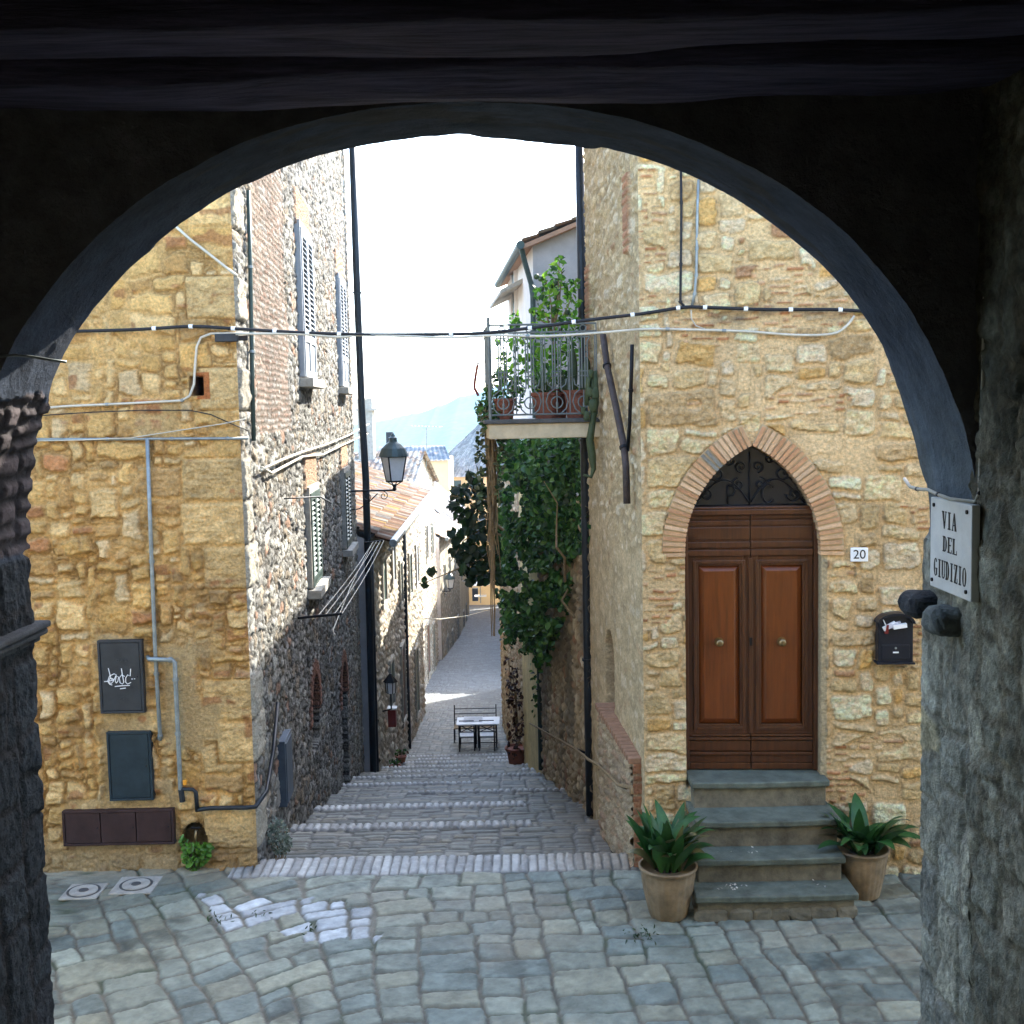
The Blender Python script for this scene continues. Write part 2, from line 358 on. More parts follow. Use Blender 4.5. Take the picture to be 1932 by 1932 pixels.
# ---- terrain below and beyond, hills
gx = np.concatenate([span(-900, -30, 60), span(-30, 30, 6)[1:], span(30, 900, 60)[1:]]); gy = np.concatenate([span(-60, 150, 8), span(150, 1500, 50)[1:]])
X, Y = np.meshgrid(gx, gy, indexing='ij')
Zb = np.where(Y < 31, -4.9-.26*np.maximum(Y-9, 0), -10.6-.125*(Y-31)); Zb = np.where(Y > 130, -23-.04*(Y-130), Zb)
Z = Zb-.4-.02*np.maximum(np.abs(X)-20, 0)
C = mix(np.array([.07, .09, .035]), np.array([.16, .14, .08]), fbm(X*.02, Y*.02, 2)[..., None])
M_terr = mat('wooded ground', attr=True, rough=1, var=.4, vs=.2, bump=0)
tag(grid_mesh('terrain', np.stack([X, Y, Z], -1), C, M_terr), kind='structure')
HD = 1050.
px = np.linspace(300, 1500, 240); prof = np.interp(px, [300, 560, 700, 740, 790, 840, 870, 905, 960, 1040, 1150, 1300, 1500], [835, 815, 797, 789, 778, 762, 748, 738, 720, 706, 715, 745, 760])
prof = prof-6*(fbm(px*.03, px*0, 4)-.5)-3.5*(fbm(px*.22, px*0, 5, 2)-.5)
top = np.array([at(a, b, HD) for a, b in zip(px, prof)])
vv = np.linspace(0, 1, 30)
P = np.zeros((240, 30, 3))
for k, v in enumerate(vv):
    P[:, k, 0] = top[:, 0]; P[:, k, 1] = HD-420*(1-v); P[:, k, 2] = mix(-62., top[:, 2], v**.85)+(1-v)*v*18*(fbm(top[:, 0]*.012, np.full(240, v*6), 8)-.5)
back = P[:, -1:, :].copy(); back[..., 1] += 260; back[..., 2] -= 75
P = np.concatenate([P, back], 1)
C = mix(np.array([.05, .085, .03]), np.array([.09, .10, .045]), fbm(P[..., 0]*.03, P[..., 1]*.03+P[..., 2]*.1, 3)[..., None])
tag(grid_mesh('hill', P, C, M_terr), kind='structure')

# ================================================================== LEFT HOUSE
LH = thing('stone_house', 'tall ochre and grey rubble stone house on the left corner of the stepped lane', 'house', (CORNX, LFY, STZ))
WID = 6.0
us = np.concatenate([span(-WID, -2.7, .3), span(-2.7, 0, .0125)[1:]]); zs = np.concatenate([span(-4.6, 2.6, .0125), span(2.6, 6.0, .3)[1:]])
U, Z = np.meshgrid(us, zs, indexing='ij'); Xw = CORNX+U
Pk = pack(8, 12, .05, [(3, 6, 2, 4, 5), (5, 9, 4, 6, 2), (2, 4, 1, 2, 4), (6, 12, 2, 3, 1)], 3)
m1, d1, r1, lx, lz = stones(U+6.5, Z+5, Pk, 11, warp=.05, wf=6.5, gap=.010, bev=.03, rad=.025, tilt=.28)
# dressed quoins at the corner
q_j = np.floor((Z+5)/.42); q_w = .34+.30*_h(q_j.astype(int), (q_j*0).astype(int), 5)
quo = (-U < q_w+.05*(fbm(U*6, Z*6, 3)-.5)) & (_h(q_j.astype(int), (q_j*0).astype(int)+7, 5) > .42)
qd = np.minimum(np.minimum((Z+5)-q_j*.42, (q_j+1)*.42-(Z+5)), q_w+U+.0*Z); qd = qd-.022*fbm(U*9, Z*9, 41, 4); mq = sst(-.004, .03, qd)
low = sst(.5, -1.5, Z)
amp = .018+.014*low+.02*low*sst(.45, .7, fbm(U*1.3, Z*1.0, 44, 3))
rough = fbm(U*11, Z*17, 50, 5, .6)-.5; rid = 1-np.abs(2*fbm(U*9, Z*22, 51, 4)-1)
D = m1*amp*(.7+.7*r1[2])+(.4+.6*m1)*rough*.042*(.45+.75*low)+.016*(rid-.7)*(.4+low)
D = np.where(quo, mq*.028+.04*rough+.02*(rid-.7), D)
hf = 1-np.abs(2*fbm(U*24, Z*34, 52, 3, .6)-1); D = D+.011*(hf-.7)*(.5+.8*low)
crk = np.where(quo, sst(.012, .0, np.abs(qd)), sst(.014, .002, np.abs(d1)))*sst(.45, .6, fbm(U*2.5, Z*3.5, 53, 3)); D = D-.02*crk; crk0 = crk
pc = pal(r1[3], [(.50, .345, .14, 4), (.44, .285, .10, 3), (.56, .42, .21, 3), (.38, .235, .09, 2), (.33, .15, .07, .5), (.30, .2, .09, 1), (.54, .44, .27, 1.5)])
pc = pc*(.78+.36*r1[4])[..., None]
mort = np.array([.47, .325, .14])*(.8+.3*fbm(U*6, Z*6, 60))[..., None]
C = mix(mort, pc, (m1*.8)[..., None])
qr = _h(q_j.astype(int), (q_j*0).astype(int)+1, 5)
C = np.where(quo[..., None], mix(mort, (np.array([.51, .375, .18])*(.72+.32*qr[..., None]))*(.75+.5*fbm(U*12, Z*15, 57, 5, .6))[..., None], mq[..., None]), C)
# stains: dark porous weathering with its own shape, orange wash higher up
stn = sst(.52, .72, fbm(U*2.2, Z*3.5, 71, 4))*low
C = mix(C, np.array([.2, .135, .07]), (.55*stn*sst(.35, .6, fbm(U*14, Z*18, 72)))[..., None])
C = mix(C, np.array([.16, .10, .045]), (.38*crk0)[..., None]); C = C*np.array([1.48, 1.36, 1.24])*(.66+.68*fbm(U*5, Z*7, 73, 5, .62))[..., None]
# plaster patches round the boxes and the render strip
def rect_px(x0, y0, x1, y1): a = onLF(x0, y0); b = onLF(x1, y1); return a.x-CORNX, b.x-CORNX, b.z, a.z
pl = np.zeros_like(U)
nzp = .12*(fbm(U*5, Z*5, 80)-.5)
for (x0, y0, x1, y1, k) in [(145, 840, 178, 1480, .9), (178, 1195, 300, 1600, .85), (300, 1215, 385, 1420, .95), (300, 1400, 330, 1560, .8), (330, 1330, 420, 1400, .8), (120, 1500, 345, 1645, .7), (60, 1600, 340, 1660, .6), (290, 1180, 420, 1240, .5), (250, 760, 345, 830, .6)]:
    a, b, c, d = rect_px(x0, y0, x1, y1)
    sd_ = np.minimum(np.minimum(U-a, b-U), np.minimum(Z-c, d-Z))+nzp
    pl = np.maximum(pl, k*sst(-.02, .05, sd_))
D = mix(D, .016+.012*(fbm(U*5, Z*5, 81)-.5)+.01*rough, pl); C = mix(C, np.array([.47, .34, .17])*(.8+.35*fbm(U*4, Z*5, 82))[..., None], (pl*.9)[..., None])
# red brick spots
brk = sst(.70, .74, fbm(U*4+9, Z*7, 91, 2))*m1
C = mix(C, np.array([.36, .15, .06]), (brk*.7)[..., None])
# put-log hole
hc = onLF(372, 728); hx = hc.x-CORNX
hole = (np.abs(U-hx) < .062) & (np.abs(Z-hc.z) < .088)
rim = (np.abs(U-hx-.015) < .11) & (np.abs(Z-hc.z) < .12) & ~hole
D = np.where(rim, .022, D); C = np.where((rim & (U > hx))[..., None], np.array([.42, .15, .05]), C)
D = np.where(hole, -.30, D); C = np.where(hole[..., None], np.array([.03, .015, .01]), C)
tp = onLF(368, 1590); tc = np.hypot((U-(tp.x-CORNX))/.13, (Z-tp.z)/.2); D = np.where(tc < 1, -.12, D); C = np.where((tc < 1)[..., None], np.array([.07, .05, .03]), C)
D = D*sst(0, .03, -U)
damp = sst(-3.7, -4.2, Z); C = mix(C, np.array([.26, .2, .12]), (.5*damp)[..., None])
grid_mesh('front_wall', np.stack([Xw, LFY-D, Z], -1), C, M_stone, LH)
# side wall along the lane
yy = [LFY]
while yy[-1] < LS_END: yy.append(yy[-1]+.0016*yy[-1])
us = np.array(yy)-LFY; zs = np.concatenate([span(-8.4, 5.4, .021), [5.7, 6.0]])
U, Z = np.meshgrid(us, zs, indexing='ij')
Pk2 = pack(16, 16, .045, [(3, 7, 2, 3, 5), (2, 4, 1, 2, 5), (5, 9, 3, 5, 1.5)], 13)
m1, d1, r1, lx, lz = stones(U+.3, Z+9, Pk2, 17, warp=.06, wf=7.5, gap=.007, bev=.016, rad=.008, tilt=.35)
pc = pal(r1[3], [(.42, .41, .36, 4), (.34, .33, .30, 3), (.50, .48, .43, 2.4), (.26, .25, .22, 2.4), (.38, .32, .24, 2), (.42, .27, .19, .6)])*(.75+.45*r1[4])[..., None]
mort = np.array([.11, .10, .085])
C = mix(mort*(.7+.5*fbm(U*7, Z*7, 3))[..., None], pc, m1[..., None])
rough = fbm(U*9, Z*12, 55, 5, .6)-.5
D = m1*(.011+.013*r1[2])+.042*rough*(.3+m1)+.014*(1-np.abs(2*fbm(U*14, Z*20, 56, 3, .6)-1)-.7)
# brick patch high up near the corner
a = onLS(466, 400); b = onLS(545, 690)
bp = sst(0, .25, U-(a.y-LFY)+.5*(fbm(U*2, Z*2, 8)-.5))*sst(0, .25, (b.y-LFY)-U+.5*(fbm(U*2, Z*2, 9)-.5))*sst(-.35, -.05, Z-b.z+.6)
Pb = pack(16, 16, .0325, [(6, 8, 2, 2, 5), (3, 5, 2, 2, 2)], 23)
mbk, dbk, rbk, _, _ = stones(U+.3, Z+9, Pb, 27, warp=.02, wf=4, gap=.009, bev=.016, rad=.01, tilt=.06)
cb = pal(rbk[3], [(.36, .26, .20, 3), (.42, .33, .27, 3), (.42, .39, .35, 2.5), (.30, .19, .14, 1)])*(.75+.45*rbk[4])[..., None]
bsel = (bp > .5)
C = np.where(bsel[..., None], mix(np.array([.17, .14, .11]), cb, mbk[..., None]), C); D = np.where(bsel, mbk*.013*(rbk[2] > .06)+.02*rough, D)
# quoins
q_j = np.floor((Z+5)/.42); q_w = .3+.34*(1-_h(q_j.astype(int), (q_j*0).astype(int), 5))
quo = (U < q_w+.06*(fbm(U*6, Z*6, 3)-.5)) & (_h(q_j.astype(int), (q_j*0).astype(int)+7, 5) > .42); qd = np.minimum(np.minimum((Z+5)-q_j*.42, (q_j+1)*.42-(Z+5)), q_w-U); mq = sst(.004, .03, qd)
C = np.where(quo[..., None], mix(mort, np.array([.5, .46, .37])*(.8+.3*_h(q_j.astype(int), (q_j*0).astype(int)+3, 5))[..., None], mq[..., None]), C); D = np.where(quo, mq*.035+.06*rough, D)
C = .8*C*(.72+.56*fbm(U*1.8, Z*1.5, 61, 5, .6))[..., None]
def yz(px, py): p = onLS(px, py); return p.y, p.z
def relief_brick_lintel(U, Z, C, D, Y0, Y1, z0, z1):
    k = (U > Y0-LFY) & (U < Y1-LFY) & (Z > z0) & (Z < z1)
    fx = ((U+.35*(Z-z0))/.075) % 1; m = sst(0, .2, np.minimum(fx, 1-fx))
    C[k] = mix(np.array([.25, .2, .15]), np.array([.45, .3, .2]), m[..., None])[k]; D[k] = (.02+.03*m)[k]
WIN = []
for (xl, yt, yb, wd, dark) in [(554, 428, 708, 1.35, 0), (631, 524, 727, 1.35, 0), (573, 932, 1118, 1.15, 1), (641, 893, 1042, 1.2, 1)]:
    y0, zt = yz(xl, yt); _, zb = yz(xl, yb); WIN.append((y0, y0+wd, zb, zt, dark))
    relief_brick_lintel(U, Z, C, D, y0-.1, y0+wd+.1, zt+.04, zt+.52)
NICH = []
for (px_, ytop, ybot, wd, dep) in [(583, 1290, 1440, .95, .22), (640, 1265, 1560, 1.15, .25)]:
    y0, zt = yz(px_, ytop); _, zb = yz(px_, ybot); NICH.append((y0, zb, zt, wd))
    yc = y0+wd/2-LFY; spr = zt-wd/2
    ins = (np.abs(U-yc) < wd/2) & (Z > zb) & ((Z < spr) | (np.hypot(U-yc, Z-spr) < wd/2))
    ring = ~ins & (Z > spr-.1) & (np.hypot(U-yc, Z-spr) < wd/2+.22)
    an = np.arctan2(Z-spr, U-yc); fx = (an*(wd/2+.1)/.09) % 1; mr_ = sst(0, .2, np.minimum(fx, 1-fx))
    C = np.where(ring[..., None], mix(np.array([.15, .12, .1]), np.array([.3, .15, .1]), mr_[..., None]), C); D = np.where(ring, .02+.025*mr_, D)
    D = np.where(ins, -dep, D); C = np.where(ins[..., None], np.array([.06, .045, .04])*(.6+.8*mbk)[..., None], C)
D = D*sst(0, .03, U)
Xw = CORNX+LSD*U+D; Yw = LFY+U-D*LSD
grid_mesh('side_wall', np.stack([Xw, Yw, Z], -1), C, M_stone, LH, flip=True)
ex = LSX(LS_END)
MB().add([(ex, LS_END, -9), (ex-6, LS_END, -9), (ex-6, LS_END, 6), (ex, LS_END, 6), (CORNX-WID, LFY, -9), (CORNX-WID, LFY, 6)], [(0, 1, 2, 3), (1, 4, 5, 2)]).build('rear_wall', M_plaster_g, LH)
MB().hexa([(ex+.35, LS_END+.3, 6.02), (ex-6, LS_END+.3, 6.9), (CORNX-WID, LFY-.4, 6.9), (CORNX+.4, LFY-.4, 6.02)], [(ex+.35, LS_END+.3, 6.14), (ex-6, LS_END+.3, 7.02), (CORNX-WID, LFY-.4, 7.02), (CORNX+.4, LFY-.4, 6.14)]).build('roof', M_terra, LH)

def LSm(y, z, d):                         # point on the lane wall, d metres proud
    return Vector((LSX(y)+d, y, z))
def shutter_window(y0, y1, z0, z1, dark, parent):
    mt = M_shutd if dark else M_shut
    f = MB(); t = .05
    for (a, b, c, d) in [(y0-t, y0, z0, z1), (y1, y1+t, z0, z1), (y0-t, y1+t, z1, z1+.09)]: f.hexa([LSm(a, c, .01), LSm(b, c, .01), LSm(b, d, .01), LSm(a, d, .01)], [LSm(a, c, .085), LSm(b, c, .085), LSm(b, d, .085), LSm(a, d, .085)])
    fr = f.build('window', M_shut if not dark else M_conc, parent)
    b_ = MB(); b_.hexa([LSm(y0, z0, .012), LSm(y1, z0, .012), LSm(y1, z1, .012), LSm(y0, z1, .012)], [LSm(y0, z0, .03), LSm(y1, z0, .03), LSm(y1, z1, .03), LSm(y0, z1, .03)])
    b_.build('window_recess', M_glass, fr)
    s_ = MB(); s_.hexa([LSm(y0-.12, z0-.14, 0), LSm(y1+.12, z0-.14, 0), LSm(y1+.12, z0-.02, 0), LSm(y0-.12, z0-.02, 0)], [LSm(y0-.12, z0-.14, .2), LSm(y1+.12, z0-.14, .2), LSm(y1+.12, z0-.02, .2), LSm(y0-.12, z0-.02, .2)])
    s_.build('sill', M_conc, fr, bevel=.01)
    ym = (y0+y1)/2
    for (a, b) in ((y0+.005, ym-.006), (ym+.006, y1-.005)):
        l = MB(); zp = z0+.24*(z1-z0) if not dark else z0+.05
        def bx(a0, a1, c0, c1, d0, d1): l.hexa([LSm(a0, c0, d0), LSm(a1, c0, d0), LSm(a1, c1, d0), LSm(a0, c1, d0)], [LSm(a0, c0, d1), LSm(a1, c0, d1), LSm(a1, c1, d1), LSm(a0, c1, d1)])
        sw = .085
        bx(a, a+sw, z0, z1, .05, .1); bx(b-sw, b, z0, z1, .05, .1); bx(a+sw, b-sw, z1-.1, z1, .05, .1); bx(a+sw, b-sw, z0, z0+.09, .05, .1); bx(a+sw, b-sw, zp, zp+.08, .05, .1)
        if not dark: bx(a+sw, b-sw, z0+.09, zp, .06, .085)
        n = int((z1-.1-zp-.08)/.068); dz = (z1-.1-zp-.08)/n
        for i in range(n):
            c = zp+.08+i*dz
            l.hexa([LSm(a+sw, c+.0, .098), LSm(b-sw, c+.0, .098), LSm(b-sw, c+.01, .1), LSm(a+sw, c+.01, .1)], [LSm(a+sw, c+dz*.72, .052), LSm(b-sw, c+dz*.72, .052), LSm(b-sw, c+dz*.72+.01, .055), LSm(a+sw, c+dz*.72+.01, .055)])
        l.build('shutter', mt, fr)
for wn in WIN: shutter_window(*wn, LH)
for (y0, zb, zt, wd) in NICH[1:]:
    d = MB()
    for k in range(5): a = y0+.05+k*(wd-.1)/5; d.hexa([LSm(a, zb-.2, -.22), LSm(a+(wd-.1)/5-.012, zb-.2, -.22), LSm(a+(wd-.1)/5-.012, zt-.05, -.22), LSm(a, zt-.05, -.22)], [LSm(a, zb-.2, -.18), LSm(a+(wd-.1)/5-.012, zb-.2, -.18), LSm(a+(wd-.1)/5-.012, zt-.05, -.18), LSm(a, zt-.05, -.18)])
    d.build('plank_door', mat('black brown planks', (.03, .02, .017), .7, var=.4, grain=(4, 4, .5)), LH)

# ================================================================== RIGHT HOUSE
RH = thing('stone_house', 'cream stone house on the right with a pointed brick arch over its wooden door', 'house', (RCX, RCY, STZ))
RW = 4.2
us = np.concatenate([span(0, 3.0, .0125), span(3.0, 9, .3)[1:]]); zs = np.concatenate([span(-4.6, 2.9, .0125), span(2.9, 4.2, .3)[1:]])
U, Z = np.meshgrid(us, zs, indexing='ij')
Pk3 = pack(10, 10, .05, [(5, 9, 3, 5, 4), (3, 6, 3, 4, 3), (4, 8, 2, 2, 1.6), (2, 4, 1, 2, 1.1), (6, 9, 5, 7, 1.2)], 33)
m1, d1, r1, lx, lz = stones(U+.2, Z+5, Pk3, 37, warp=.042, wf=5, gap=.017, bev=.011, rad=.035, tilt=.2)
# some stones lost under mortar
lost = (r1[5] > .88) & ((U > .5)); m1 = np.where(lost, m1*.12, m1)
pc = pal(r1[3], [(.58, .47, .28, 4), (.64, .545, .37, 4), (.52, .41, .22, 2.2), (.40, .30, .16, .8), (.36, .22, .12, .5), (.54, .36, .14, .7)])*(.84+.28*r1[4])[..., None]
mort = np.array([.53, .41, .23])*(.85+.3*fbm(U*3, Z*3, 4))[..., None]
rough = fbm(U*13, Z*15, 58, 5, .6)-.5; rid = 1-np.abs(2*fbm(U*12, Z*20, 59, 4)-1)
D = m1*(.018+.016*r1[2])+m1*(.052*rough+.02*(rid-.7)+.012*(1-np.abs(2*fbm(U*26, Z*30, 54, 3, .6)-1)-.7))+.006*(1-m1)*rough
C = mix(mort, pc*(.62+.76*fbm(U*16, Z*20, 5, 5, .65))[..., None], m1[..., None]); C = mix(C, np.array([.20, .14, .07]), (.4*sst(.010, .0, np.abs(d1))*sst(.4, .55, fbm(U*3, Z*4, 88)))[..., None])
# patches of thin brick courses
bpm = sst(.70, .72, fbm(U*1.7+3, Z*2.6+1, 92, 2)+.16*np.exp(-((U-1.5)/.45)**2-((Z-.05)/.4)**2))
mbk, dbk, rbk, _, _ = stones(U+.3, Z+9, pack(12, 14, .03, [(4, 8, 1, 2, 5), (3, 5, 2, 2, 2)], 29), 29, warp=.022, wf=4, gap=.013, bev=.012, rad=.012, tilt=.1)
cb = pal(rbk[3], [(.43, .235, .12, 3), (.48, .31, .18, 3), (.38, .185, .09, 2), (.5, .4, .25, 2)])*(.8+.35*rbk[4])[..., None]
bs_ = bpm > .5; C = np.where(bs_[..., None], mix(mort, cb, mbk[..., None]), C); D = np.where(bs_, mbk*.02+.012*rough*mbk, D)
C = np.minimum(C*np.array([1.36, 1.25, 1.15]), .8)*(.86+.28*fbm(U*2, Z*2, 6))[..., None]
# weather stain under the cables
cz = onRF(1400, 600).z; stn = np.exp(-((Z-cz)/.06)**2)*sst(.4, .65, fbm(U*2.5, Z*3, 19))*sst(.2, .6, U)
C = mix(C, np.array([.10, .105, .09]), (.75*stn)[..., None])
# door opening, pointed
uL, _ = uRF(1293, 1100); uR, _ = uRF(1547, 1100); _, zsp = uRF(1420, 1040); _, zap = uRF(1437, 840); _, zth = uRF(1430, 1460)
uM = (uL+uR)/2; hwid = (uR-uL)/2; rise = zap-zsp; RR = (hwid**2+rise**2)/(2*hwid)
def in_arch(U, Z, e=0.):
    x = np.abs(U-uM); r = RR+e
    return np.where(Z < zsp, x < hwid+e, (np.hypot(x+(RR-hwid), Z-zsp) < r))
ins = in_arch(U, Z) & (Z > zth-.12)
rv = in_arch(U, Z, .20) & ~ins & (Z > zth-.12)
jr = rv & (U > uM) & (Z < zsp)              # plaster strip beside the right leaf
C = np.where((jr & (U < uR+.07))[..., None], np.array([.5, .4, .24]), C); D = np.where(jr & (U < uR+.07), .004, D)
arg = in_arch(U, Z, .215) & ~ins & (Z > zsp-.02); D = np.where(arg, np.minimum(D, .0), D)
D = np.where(ins, -.24, D); C = np.where(ins[..., None], np.array([.06, .04, .03]), C)
D = D*sst(0, .03, U)
P = np.stack([RC.x+RDIR.x*U+RN.x*D, RC.y+RDIR.y*U+RN.y*D, Z], -1)
grid_mesh('front_wall', P, C, M_stone, RH)
# lane side of the right house
RS_END = 14.3
yy = [RCY]
while yy[-1] < RS_END: yy.append(yy[-1]+.022)
us = np.array(yy)-RCY; zs = span(-6.2, 4.2, .018)
U, Z = np.meshgrid(us, zs, indexing='ij')
m1, d1, r1, lx, lz = stones(U+.2, Z+7, pack(6, 13, .045, [(3, 6, 2, 3, 4), (2, 4, 1, 2, 4), (5, 8, 3, 4, 1)], 43), 47, warp=.045, wf=4, gap=.016, bev=.03, rad=.05, tilt=.25)
pc = pal(r1[3], [(.54, .44, .27, 4), (.58, .5, .35, 3), (.46, .36, .2, 2), (.38, .25, .14, .7)])*(.82+.3*r1[4])[..., None]
rough = fbm(U*10, Z*12, 63, 5, .6)-.5
plz = sst(-1.0, -1.6, Z+.5*(fbm(U*2, Z*2, 64)-.5))*.75
D = m1*(.010+.014*r1[2])+.04*rough*(.3+m1); D = mix(D, .015+.015*rough, plz)
C = 1.3*mix(np.array([.40, .31, .18])*(.6+.8*fbm(U*6, Z*8, 65, 5, .6))[..., None], pc, (m1*(1-.6*plz))[..., None])
for (pxc, yt, yb, wd) in [(1187, 330, 480, .14), (1113, 500, 700, .16)]:
    p = onRS(pxc, yt); q = onRS(pxc, yb); k = (np.abs(U+RCY-p.y) < wd) & (Z < p.z) & (Z > q.z)
    fz = (Z/.075) % 1; mz = sst(0, .15, np.minimum(fz, 1-fz))
    C[k] = mix(np.array([.42, .33, .2]), np.array([.43, .22, .12])*(.8+.4*_h(np.floor(Z/.075).astype(int), (U*0).astype(int), 3))[..., None], mz[..., None])[k]; D[k] = (.03+.02*mz)[k]
pn = onRS(1152, 1190); pb = onRS(1152, 1405); nyc = pn.y-RCY
insn = (np.abs(U-nyc) < .33) & (Z > pb.z) & ((Z < pn.z-.3) | (np.hypot((U-nyc), Z-(pn.z-.33)) < .33))
fz = (Z/.19) % 1; mz = sst(0, .1, np.minimum(fz, 1-fz))
D = np.where(insn, -.16+.03*mz+.03*rough, D); C = np.where(insn[..., None], np.array([.3, .21, .12])*(.5+.5*mz)[..., None], C)
D = D*sst(0, .03, U)
P = np.stack([RCX+RSD*U-D, RCY+U-D*(-RSD)*-1*0, Z], -1)
grid_mesh('side_wall', P, C, M_stone, RH)
xe = RSX(RS_END)
MB().add([(xe, RS_END, -9), (9, RS_END, -9), (9, RS_END, 4.2), (xe, RS_END, 4.2), (9, 10, -9), (9, 10, 4.2)], [(0, 1, 2, 3), (1, 4, 5, 2)]).build('rear_wall', M_plaster_g, RH)
MB().box(xe-.3, 9.2, 9.7, RS_END+.3, 4.21, 4.36).build('roof', M_terra, RH)
# brick arch ring, one mesh, every brick modelled
bm_v = []; bm_f = []; bm_c = []
def brick(u0, z0, ang, ln, th, d0, d1, col):
    b = len(bm_v); du = Vector((math.cos(ang), math.sin(ang))); dn = Vector((-du.y, du.x))
    j = lambda a: a*random.uniform(.9, 1.1)
    for dd in (d0, d1):
        for (a, c) in ((0, -.5), (1, -.5), (1, .5), (0, .5)):
            s_ = 1 if dd == d0 else .93
            bm_v.append(RFp(u0+du.x*ln*a+dn.x*th*c*s_, z0+du.y*ln*a+dn.y*th*c*s_, dd+random.uniform(-.002, .002))); bm_c.append(col)
    bm_f.extend([tuple(b+i for i in f) for f in [(3, 2, 1, 0), (4, 5, 6, 7), (0, 1, 5, 4), (1, 2, 6, 5), (2, 3, 7, 6), (3, 0, 4, 7)]])
amax = math.atan2(rise, RR-hwid)
for side in (-1, 1):
    nb = 27
    for k in range(-1, nb):
        t = (k+.5)/nb*amax; ccx = uM-side*(RR-hwid)*-1*-1
        cxu = uM - side*(RR-hwid)
        u_ = cxu+side*RR*math.cos(t); z_ = zsp+RR*math.sin(t)
        an = t if side > 0 else math.pi-t
        g = random.random(); c = random.choice([(.47, .31, .175), (.52, .375, .22), (.49, .33, .185), (.45, .275, .15), (.54, .41, .26)]); c = tuple(q*k_*(.88+.24*g) for q, k_ in zip(c, (1.05, .93, .88)))
        if side < 0 and k in (18, 19): c = (.2, .19, .16)
        brick(u_, z_, an, .20+random.uniform(-.006, .01), RR*amax/nb-.009, -.2, .028+random.uniform(-.004, .004), c)
me = bpy.data.meshes.new('brick_arch'); me.from_pydata([tuple(p) for p in bm_v], [], bm_f)
a_ = me.attributes.new('Col', 'FLOAT_COLOR', 'POINT'); a_.data.foreach_set('color', np.array([(*c, 1) for c in bm_c], np.float32).reshape(-1))
link('brick_arch', me, M_brick, RH)
# mortar bed behind the ring
mb_ = MB()
def arc_pts(r, n=24):
    return [(uM+(RR-hwid)-r*math.cos(amax*i/n), zsp+r*math.sin(amax*i/n)) for i in range(n+1)]
for s_ in (-1, 1):
    i0 = arc_pts(RR+.012); o0 = arc_pts(RR+.21)
    f_ = lambda u: u if s_ < 0 else 2*uM-u
    for i in range(24):
        q = [i0[i], i0[i+1], o0[i+1], o0[i]]
        mb_.hexa([RFp(f_(a), b, -.2) for a, b in q], [RFp(f_(a), b, .012) for a, b in q])
mb_.build('arch_mortar', mat('arch mortar', (.47, .37, .22), .95, var=.2), RH)
# ---- door
def R_(u, z, d): return RFp(u, z, d)
DR = MB()
def rb(mb, u0, u1, z0, z1, d0, d1): mb.hexa([R_(u0, z0, d0), R_(u1, z0, d0), R_(u1, z1, d0), R_(u0, z1, d0)], [R_(u0, z0, d1), R_(u1, z0, d1), R_(u1, z1, d1), R_(u0, z1, d1)])
def pyr(mb, u0, u1, z0, z1, i, d0, d1): mb.hexa([R_(u0, z0, d0), R_(u1, z0, d0), R_(u1, z1, d0), R_(u0, z1, d0)], [R_(u0+i, z0+i, d1), R_(u1-i, z0+i, d1), R_(u1-i, z1-i, d1), R_(u0+i, z1-i, d1)])
_, z968 = uRF(1420, 970, -.14); _, z1050 = uRF(1420, 1048, -.14); _, z1385 = uRF(1420, 1385, -.14); zb = zth+.005
DB = -.2                                     # back plane of the door
fr = MB(); rb(fr, uL-.02, uL+.035, zb, z968, DB, -.10); rb(fr, uR-.035, uR+.02, zb, z968, DB, -.10)
rb(fr, uL-.02, uR+.02, z968-.0, z968+.05, DB, -.07); rb(fr, uL-.02, uR+.02, z968+.05, z968+.075, DB, -.09)
dfr = fr.build('door', M_wood, RH, bevel=.006)
